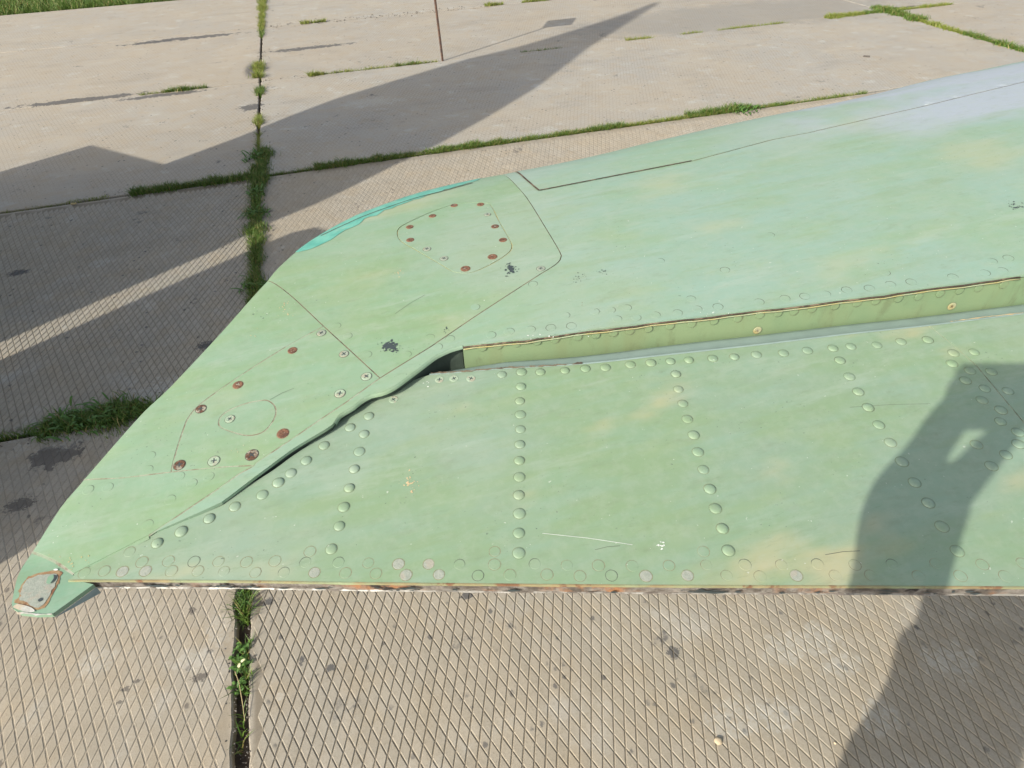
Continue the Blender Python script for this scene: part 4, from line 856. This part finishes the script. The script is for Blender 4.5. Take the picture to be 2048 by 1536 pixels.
for i, p in enumerate(web_rv + [(1515, 661), (1904, 613)]):
    r_ = on_wall(p, WL)
    if r_ is None: continue
    P, n_ = r_; me = ring_variant('w', 'web', 'ring_dark' if i % 3 == 0 else 'ring_tan', -2.6, 2.0 if i % 3 else 3.4, .12) if i < len(web_rv) else screw_variant('seam_yellow', 'rust_dark', 'ring_tan', 1)
    o = bpy.data.objects.new("flush_rivet" if i < len(web_rv) else "screw", me); COL.objects.link(o); o.parent = web
    o.matrix_basis = Matrix.Translation(Vector(P) + Vector((*n_, 0)) * -.0003) @ Vector((*n_, 0)).to_track_quat('Z', 'Y').to_matrix().to_4x4() @ Matrix.Diagonal((.0042, .0042, .003, 1))
# small rusted pin holes along the aileron nose
for k in range(15):
    x = 905 + k * 72 + rr.uniform(-8, 8); i = int(np.argmin([abs((ROT.T @ (np.array([*h, za(*h)]) - CAM))[0] / -(ROT.T @ (np.array([*h, za(*h)]) - CAM))[2] * FPX + 1024 - x) for h in HINGE])); p = HINGE[i] + HN[i] * .0058; zz = za(*HINGE[i]) - .0023
    bm = bmesh.new(); q_ = [bm.verts.new((p[0] + .0024 * math.cos(a) * rr.uniform(.5, 1.4), p[1] + .0015 * math.sin(a) * rr.uniform(.5, 1.4), zz - .75 * .0015 * math.sin(a))) for a in np.arange(0, 6.28, .7)]; bm.faces.new(q_)
    me = bpy.data.meshes.new("rust_spot"); bm.to_mesh(me); bm.free(); wpart("rust_spot", me, M['rust' if k % 3 else 'rust_dark'], nose)

# chips, scuffs and scratches in the paint
def flakes(px, n_, sx, sy, size, mat, surf, parent, name="paint_chip", seed=0, lift=.0003):
    rr_ = random.Random(seed + int(px[0])); V = []; F = []
    for q in range(n_):
        c_ = (px[0] + rr_.gauss(0, sx), px[1] + rr_.gauss(0, sy)); P = on(c_, surf, 8); s_ = size * rr_.uniform(.25, 1.1) * math.exp(-((c_[0] - px[0]) / sx / 2.2) ** 2); k = rr_.randrange(5, 9); s0 = len(V); el_ = rr_.uniform(.4, 1); th = rr_.uniform(0, 3.1)
        for j in range(k):
            a = j / k * 6.283; r_ = s_ * rr_.uniform(.45, 1.2); x = r_ * math.cos(a); y = r_ * el_ * math.sin(a); X = P[0] + x * math.cos(th) - y * math.sin(th); Y = P[1] + x * math.sin(th) + y * math.cos(th); V.append((X, Y, surf(X, Y) + lift + q * 2e-6))
        F.append(tuple(range(s0, s0 + k)))
    return wpart(name, mesh_np(name, V, F), mat, parent)
flakes((780, 694), 70, 10, 5.0, .0030, M['chip'], zf, tip_a); flakes((1020, 539), 60, 8, 4.5, .0027, M['chip'], zf, tip_a); flakes((1155, 557), 26, 10, 4, .0011, M['chip'], zf, main); flakes((1207, 543), 24, 8, 3, .0010, M['chip'], zf, main)
flakes((2030, 411), 30, 12, 5, .0022, M['chip'], zf, main); flakes((893, 660), 7, 5, 4, .0012, M['chip'], zf, tip_a); flakes((515, 628), 8, 9, 4, .0012, M['chip'], zf, tip_a); flakes((1248, 496), 3, 7, 3, .0019, M['chip'], zf, main); flakes((1163, 603), 3, 1.2, 5, .0010, M['rust'], zf, main)
flakes((820, 966), 30, 9, 9, .0014, M['chalk'], za, ail); flakes((573, 616), 18, 9, 7, .0013, M['chalk'], zf, scr_p); flakes((505, 668), 10, 7, 5, .0012, M['seam_yellow'], zf, scr_p); flakes((795, 546), 12, 10, 5, .0013, M['chalk'], zf, tip_a); flakes((480, 905), 14, 12, 6, .0010, M['seam_yellow'], zf, scr_p)
flakes((1318, 1095), 9, 8, 5, .0014, M['white_chip'], za, ail); flakes((850, 767), 6, 8, 3, .0014, M['white_chip'], za, ail); flakes((1100, 672), 10, 60, 3, .0012, M['white_chip'], zf, main); flakes((1420, 628), 8, 40, 3, .0012, M['white_chip'], zf, main); flakes((145, 1124), 16, 26, 9, .0010, M['seam_yellow'], zf, rear_tip)
flakes((660, 800), 16, 40, 14, .0006, M['chip'], zf, scr_p); flakes((690, 1020), 6, 60, 40, .0006, M['chip'], za, ail)
for (a, b, s_, par, wd) in (((1085, 1067), (1265, 1090), za, ail, .00035), ((540, 800), (588, 777), zf, scr_p, .0003), ((790, 628), (850, 590), zf, tip_a, .0003), ((1190, 1100), (1240, 1092), za, ail, .0003), ((1650, 1110), (1720, 1102), za, ail, .0004), ((1700, 815), (1860, 808), za, ail, .0003)):
    L = straight([on(a, s_)[:2], on(((a[0] + b[0]) / 2, (a[1] + b[1]) / 2 - 2), s_)[:2], on(b, s_)[:2]], .004); sf = (lambda X, Y: za(X, Y)) if s_ is za else zf
    seam(L, sf, wd, M['white_chip'] if wd == .00035 else M['ring_dark'], -.0003, "scratch", par)

# ------------------------------------------------------------------ sign on a thin pole
PB = at((886, 121)); sp = empty("sign_post", (PB[0], PB[1], 0)); tag(sp, "thin rusty pole carrying a small sign board, planted in the slab joint", "sign post")
bm = bmesh.new(); tube(bm, [(0, 0, -.1), (-.02, 0, .5), (-.045, 0, 1.10)], .0095, 10); bm_obj("pole", bm, M['pole'], sp)
bm = bmesh.new(); box(bm, (-.045, .01, 1.15), (.15, .105, .006), Matrix.Rotation(math.radians(35), 3, 'X')); bm_obj("sign_board", bm, M['sign'], sp)
bm = bmesh.new(); box(bm, (-.045, .0, 1.115), (.03, .02, .02)); bm_obj("bracket", bm, M['pole'], sp)

# ------------------------------------------------------------------ unseen parked aircraft stand-in: outlines shaped to throw the shadows on the slabs
hd = np.array([math.cos(az), math.sin(az)]); sd_ = np.array([math.sin(az), -math.cos(az)])
A0 = -4.6
def pw(s_, a, z): q = hd * a + sd_ * s_; return (q[0], q[1], z)
craft = empty("aircraft_shadow_caster", pw(3.0, A0 - 2, 0)); tag(craft, "unseen grey stand-in for a parked aircraft left of the photographer, shaped to shade the slabs", "aircraft")
cl = Vector(craft.location)
M['grey_paint'] = plain("grey_aircraft_paint", (.34, .37, .38), .5, 0, .1, 8); M['tyre'] = plain("black_rubber", (.03, .03, .03), .8)
def prism(name, poly, a0, a1, mat, bev=.02):
    bm = bmesh.new(); A_ = [bm.verts.new(Vector(pw(s_, a0, z)) - cl) for s_, z in poly]; B_ = [bm.verts.new(Vector(pw(s_, a1, z)) - cl) for s_, z in poly]
    bm.faces.new(A_); bm.faces.new(B_[::-1]); k = len(poly)
    for i in range(k): bm.faces.new((A_[i], B_[i], B_[(i + 1) % k], A_[(i + 1) % k]))
    bmesh.ops.recalc_face_normals(bm, faces=bm.faces); bmesh.ops.bevel(bm, geom=[e for e in bm.edges if e.calc_length() > .1 and bev], offset=bev, segments=2, affect='EDGES') if bev else None
    return bm_obj(name, bm, mat, craft)
prism("fuselage_shadow_caster", [(2.03, .25), (2.02, 1.42), (2.77, 1.53), (3.6, 1.62), (3.96, 1.66), (3.97, 1.52), (4.01, 1.3), (4.02, .86), (4.01, .62), (4.0, .25)], A0 - .5, A0, M['grey_paint'], .0)
prism("fin_shadow_caster", [(2.77, 1.45), (2.7, 1.99), (2.63, 2.29), (2.58, 2.60), (2.61, 3.14), (2.64, 3.5), (2.72, 3.81), (2.75, 4.11), (2.77, 4.55), (2.78, 4.86), (2.74, 5.40), (2.80, 5.35), (3.22, 4.17), (3.63, 3.28), (3.79, 2.77), (3.88, 2.40), (3.91, 2.10), (3.95, 1.88), (3.97, 1.70), (3.95, 1.45)], A0 - .14, A0, M['grey_paint'], .0)
prism("side_shadow_caster", [(4.15, .25), (4.15, .7), (4.15, 1.0), (4.145, 1.35), (4.15, 1.52), (4.20, 1.60), (4.55, 1.63), (5.0, 1.45), (5.19, 1.0), (5.21, .3)], A0 - .5, A0, M['grey_paint'], .0)  # added block beside the slit of light, outlined to cast the second shadow
for s_, a in ((2.6, -4.85), (3.5, -4.85), (4.7, -4.85)):
    bm = bmesh.new(); bmesh.ops.create_cone(bm, cap_ends=True, segments=24, radius1=.22, radius2=.22, depth=.16, matrix=Matrix.Translation(Vector(pw(s_, a, .225)) - cl) @ Matrix.Rotation(az, 4, 'Z') @ Matrix.Rotation(math.pi / 2, 4, 'X')); bm_obj("wheel", bm, M['tyre'], craft)

# ------------------------------------------------------------------ photographer holding a compact camera
fw = Vector((.25, .968, 0)); rt = Vector((.968, -.25, 0)); up = Vector((0, 0, 1))
Cv = Vector(CAM); B0 = Cv - fw * .43 - rt * .025; B0.z = 0
ppl = empty("person", B0); tag(ppl, "person in dark jacket and trousers photographing the wing with a compact camera in both hands", "person")
def pp(f, r_, z): return fw * f + rt * r_ + up * z
M['jacket'] = plain("dark_jacket", (.05, .06, .08), .85); M['trousers'] = plain("blue_trousers", (.06, .08, .13), .85); M['skin'] = plain("skin", (.52, .33, .25), .5, 0, .06); M['hair'] = plain("brown_hair", (.05, .035, .025), .7); M['shoe'] = plain("brown_shoe", (.06, .045, .035), .6); M['plastic'] = plain("black_plastic", (.03, .03, .032), .4); M['eye'] = plain("eye", (.7, .7, .68), .3)
verts, edges, rad = [], [], []
def vtx(p, r0, r1=None, par=None):
    verts.append(tuple(p)); rad.append((r0, r1 or r0)); i = len(verts) - 1
    if par is not None: edges.append((par, i))
    return i
pel = vtx(pp(-.02, 0, .90), .155, .12); wa = vtx(pp(-.01, 0, 1.00), .120, .10, pel); ch = vtx(pp(.0, 0, 1.24), .185, .125, wa); uc = vtx(pp(.0, 0, 1.40), .12, .10, ch); nk = vtx(pp(.02, 0, 1.49), .06, .06, uc)
h1 = vtx(pp(.04, 0, 1.56), .078, .085, nk); h2 = vtx(pp(.05, 0, 1.64), .082, .098, h1); h3 = vtx(pp(.045, 0, 1.71), .07, .085, h2); h4 = vtx(pp(.04, 0, 1.745), .04, .045, h3)
v_ = Vector(ROT @ np.array([0, 0, -1.0])); u_ = Vector(ROT @ np.array([0, 1.0, 0])); x_ = Vector(ROT @ np.array([1.0, 0, 0]))
cam_rel = Cv - B0; body_c = cam_rel - v_ * .030 + x_ * .030
def limb(par, pts):
    for p, r_ in pts: par = vtx(p, r_, None, par)
    return par
S3 = Vector((math.sin(az), -math.cos(az), 0)); T3 = Vector(SUN_DIR).cross(S3); T3 = T3 if T3.z > 0 else -T3
def sp_(s_, t_, k_):
    """a point given across and up as the sun sees it, k_ metres nearer the sun than the lens"""
    return cam_rel + S3 * s_ + T3 * t_ - Vector(SUN_DIR) * k_
for s_ in (-1, 1):
    k = limb(pel, [(pp(-.02, .095 * s_, .84), .098), (pp(.0, .10 * s_, .66), .082), (pp(.02, .105 * s_, .48), .062), (pp(.0, .11 * s_, .30), .058), (pp(-.03, .115 * s_, .10), .042)]); limb(k, [(pp(.0, .12 * s_, .045), .042), (pp(.10, .135 * s_, .03), .035), (pp(.16, .14 * s_, .025), .025)])
    if s_ < 0:
        elb = sp_(.050, -.40, .12)
        hand = limb(uc, [(pp(.0, .12 * s_, 1.41), .075), (pp(.02, .19 * s_, 1.385), .066), (pp(.08, .185 * s_, 1.30), .054), (elb, .048), (sp_(.040, -.27, .09), .042), (sp_(.030, -.175, .06), .032), (sp_(.026, -.14, .055), .029)])
        palm = limb(hand, [(sp_(.012, -.105, .05), .036), (sp_(.005, -.078, .05), .032)])
        for q in range(4):
            d_ = .028 + .014 * q
            limb(palm, [(sp_(-.004 + .002 * q, -.058, d_), .0125), (sp_(-.004 + .003 * q, -.030, d_ - .002), .0115), (sp_(.0 + .003 * q, -.004, d_ - .004), .010), (sp_(.012 + .003 * q, .016 - .003 * q, d_ - .008), .009)])
        limb(palm, [(sp_(.027, -.070, .075), .018), (sp_(.033, -.052, .075), .0145), (sp_(.037, -.032, .072), .014), (sp_(.046, -.008, .066), .009)])
    else:
        grip = body_c + x_ * .052 - u_ * .012 - v_ * .010; wrist = grip - u_ * .050 - v_ * .045 + x_ * .034 - up * .04; elb = pp(.14, .27, 1.22)
        sh = limb(uc, [(pp(.0, .12, 1.41), .075), (pp(.02, .19, 1.385), .066), (pp(.10, .24, 1.30), .054), (elb, .048), (elb * .5 + wrist * .5, .042), (elb * .15 + wrist * .85, .031), (wrist, .027)])
        palm = limb(sh, [(wrist * .45 + grip * .55 - v_ * .012, .028), (grip - v_ * .022 - u_ * .012, .024)])
        for q in range(4):
            k0 = grip - v_ * .012 + u_ * (.020 - .016 * q) + x_ * .010; L_ = (.9, 1.0, .95, .78)[q]
            if q == 0: pts = [(k0 + u_ * .018 + x_ * .006, .0095), (k0 + u_ * .034 * L_ - x_ * .008 + v_ * .008, .009), (k0 + u_ * .036 * L_ - x_ * .02 + v_ * .010, .008)]
            else: pts = [(k0 + x_ * .012 + v_ * .012, .0095), (k0 + x_ * .008 + v_ * .026 * L_, .009), (k0 - x_ * .010 * L_ + v_ * .030, .008)]
            limb(palm, pts)
        t0 = wrist * .4 + grip * .6 - v_ * .02 - x_ * .022; limb(palm, [(t0 - u_ * .01, .012), (t0 + u_ * .012 - x_ * .012, .0105), (t0 + u_ * .028 - x_ * .014 + v_ * .004, .009)])
me = bpy.data.meshes.new("body"); me.from_pydata(verts, edges, []); body = obj("body", me, None, ppl)
md = body.modifiers.new("skin", 'SKIN'); md.use_smooth_shade = True
for i, sv in enumerate(me.skin_vertices[0].data): sv.radius = rad[i]; sv.use_root = (i == pel)
body.modifiers.new("sub", 'SUBSURF').levels = 2; body.modifiers["sub"].render_levels = 2
dg = bpy.context.evaluated_depsgraph_get(); me2 = bpy.data.meshes.new_from_object(body.evaluated_get(dg)); body.modifiers.clear(); body.data = me2
for m in ('jacket', 'trousers', 'skin', 'shoe'): me2.materials.append(M[m])
wr = [sp_(.01, -.07, .05), body_c + x_ * .06 - u_ * .02]
for p in me2.polygons:
    c_ = p.center; p.use_smooth = True
    if min((c_ - q).length for q in wr) < .085 or c_.z > 1.475: p.material_index = 2
    elif c_.z < .075: p.material_index = 3
    elif c_.z < .90: p.material_index = 1
    else: p.material_index = 0
# jacket hem, hair, face
bm = bmesh.new(); prof = [(.80, .163, .14), (.85, .166, .14), (.93, .146, .13), (1.0, .146, .125), (1.08, .17, .13)]; prev = None
for z, a, b in prof:
    ring = [bm.verts.new(pp(b * math.sin(t) - .015, a * math.cos(t), z)) for t in np.arange(0, 6.283, .2618)]
    if prev: [bm.faces.new((prev[i], prev[(i + 1) % len(ring)], ring[(i + 1) % len(ring)], ring[i])) for i in range(len(ring))]
    prev = ring
bm_obj("jacket_hem", bm, M['jacket'], ppl, True)
bm = bmesh.new(); bmesh.ops.create_uvsphere(bm, u_segments=24, v_segments=16, radius=1)
for v in bm.verts:
    x, y, z = v.co; f_ = y * .112 - .012; v.co = pp(.045 + f_, x * .092, 1.665 + z * .105 * (1 if z > 0 else .75))
bmesh.ops.delete(bm, geom=[v for v in bm.verts if (v.co.dot(fw) > .07 and v.co.z < 1.70) or v.co.z < 1.585], context='VERTS'); bm_obj("hair", bm, M['hair'], ppl, True)
bm = bmesh.new()
for s_ in (-1, 1): bmesh.ops.create_icosphere(bm, subdivisions=2, radius=.0125, matrix=Matrix.Translation(pp(.128, .033 * s_, 1.635)))
bm_obj("eyes", bm, M['eye'], ppl, True)
bm = bmesh.new(); tube(bm, [pp(.135, 0, 1.638), pp(.150, 0, 1.615), pp(.158, 0, 1.598), pp(.140, 0, 1.588)], [.008, .011, .014, .008], 8); bm_obj("nose", bm, M['skin'], ppl, True)
bm = bmesh.new(); tube(bm, [pp(.118, -.024, 1.563), pp(.130, 0, 1.561), pp(.118, .024, 1.563)], .006, 8); bm_obj("mouth", bm, plain("lips", (.40, .17, .14), .5), ppl, True)
for s_ in (-1, 1):
    bm = bmesh.new(); tube(bm, [pp(.035, .088 * s_, 1.655), pp(.02, .102 * s_, 1.65), pp(.018, .101 * s_, 1.615), pp(.035, .088 * s_, 1.60)], .010, 8); bm_obj("ear", bm, M['skin'], ppl, True)
# compact camera: a thing of its own, held in the hands
cc = empty("compact_camera", Cv - v_ * .03); tag(cc, "small black compact camera held out in both hands above the wing", "camera")
Rm = Matrix([[*ROT[i]] for i in range(3)])
bm = bmesh.new(); vs = box(bm, x_ * .030, (.052, .030, .011), Rm); bmesh.ops.recalc_face_normals(bm, faces=bm.faces); bmesh.ops.bevel(bm, geom=bm.edges[:], offset=.005, segments=2, affect='EDGES'); bm_obj("camera_body", bm, M['plastic'], cc)
bm = bmesh.new(); tube(bm, [v_ * .008, v_ * .017, v_ * .0171, v_ * .024], [.022, .022, .018, .018], 24); bm_obj("lens_barrel", bm, M['plastic'], cc)
bm = bmesh.new(); tube(bm, [x_ * .062 + u_ * .029, x_ * .062 + u_ * .034], .007, 16); bm_obj("shutter_button", bm, M['bare'], cc)
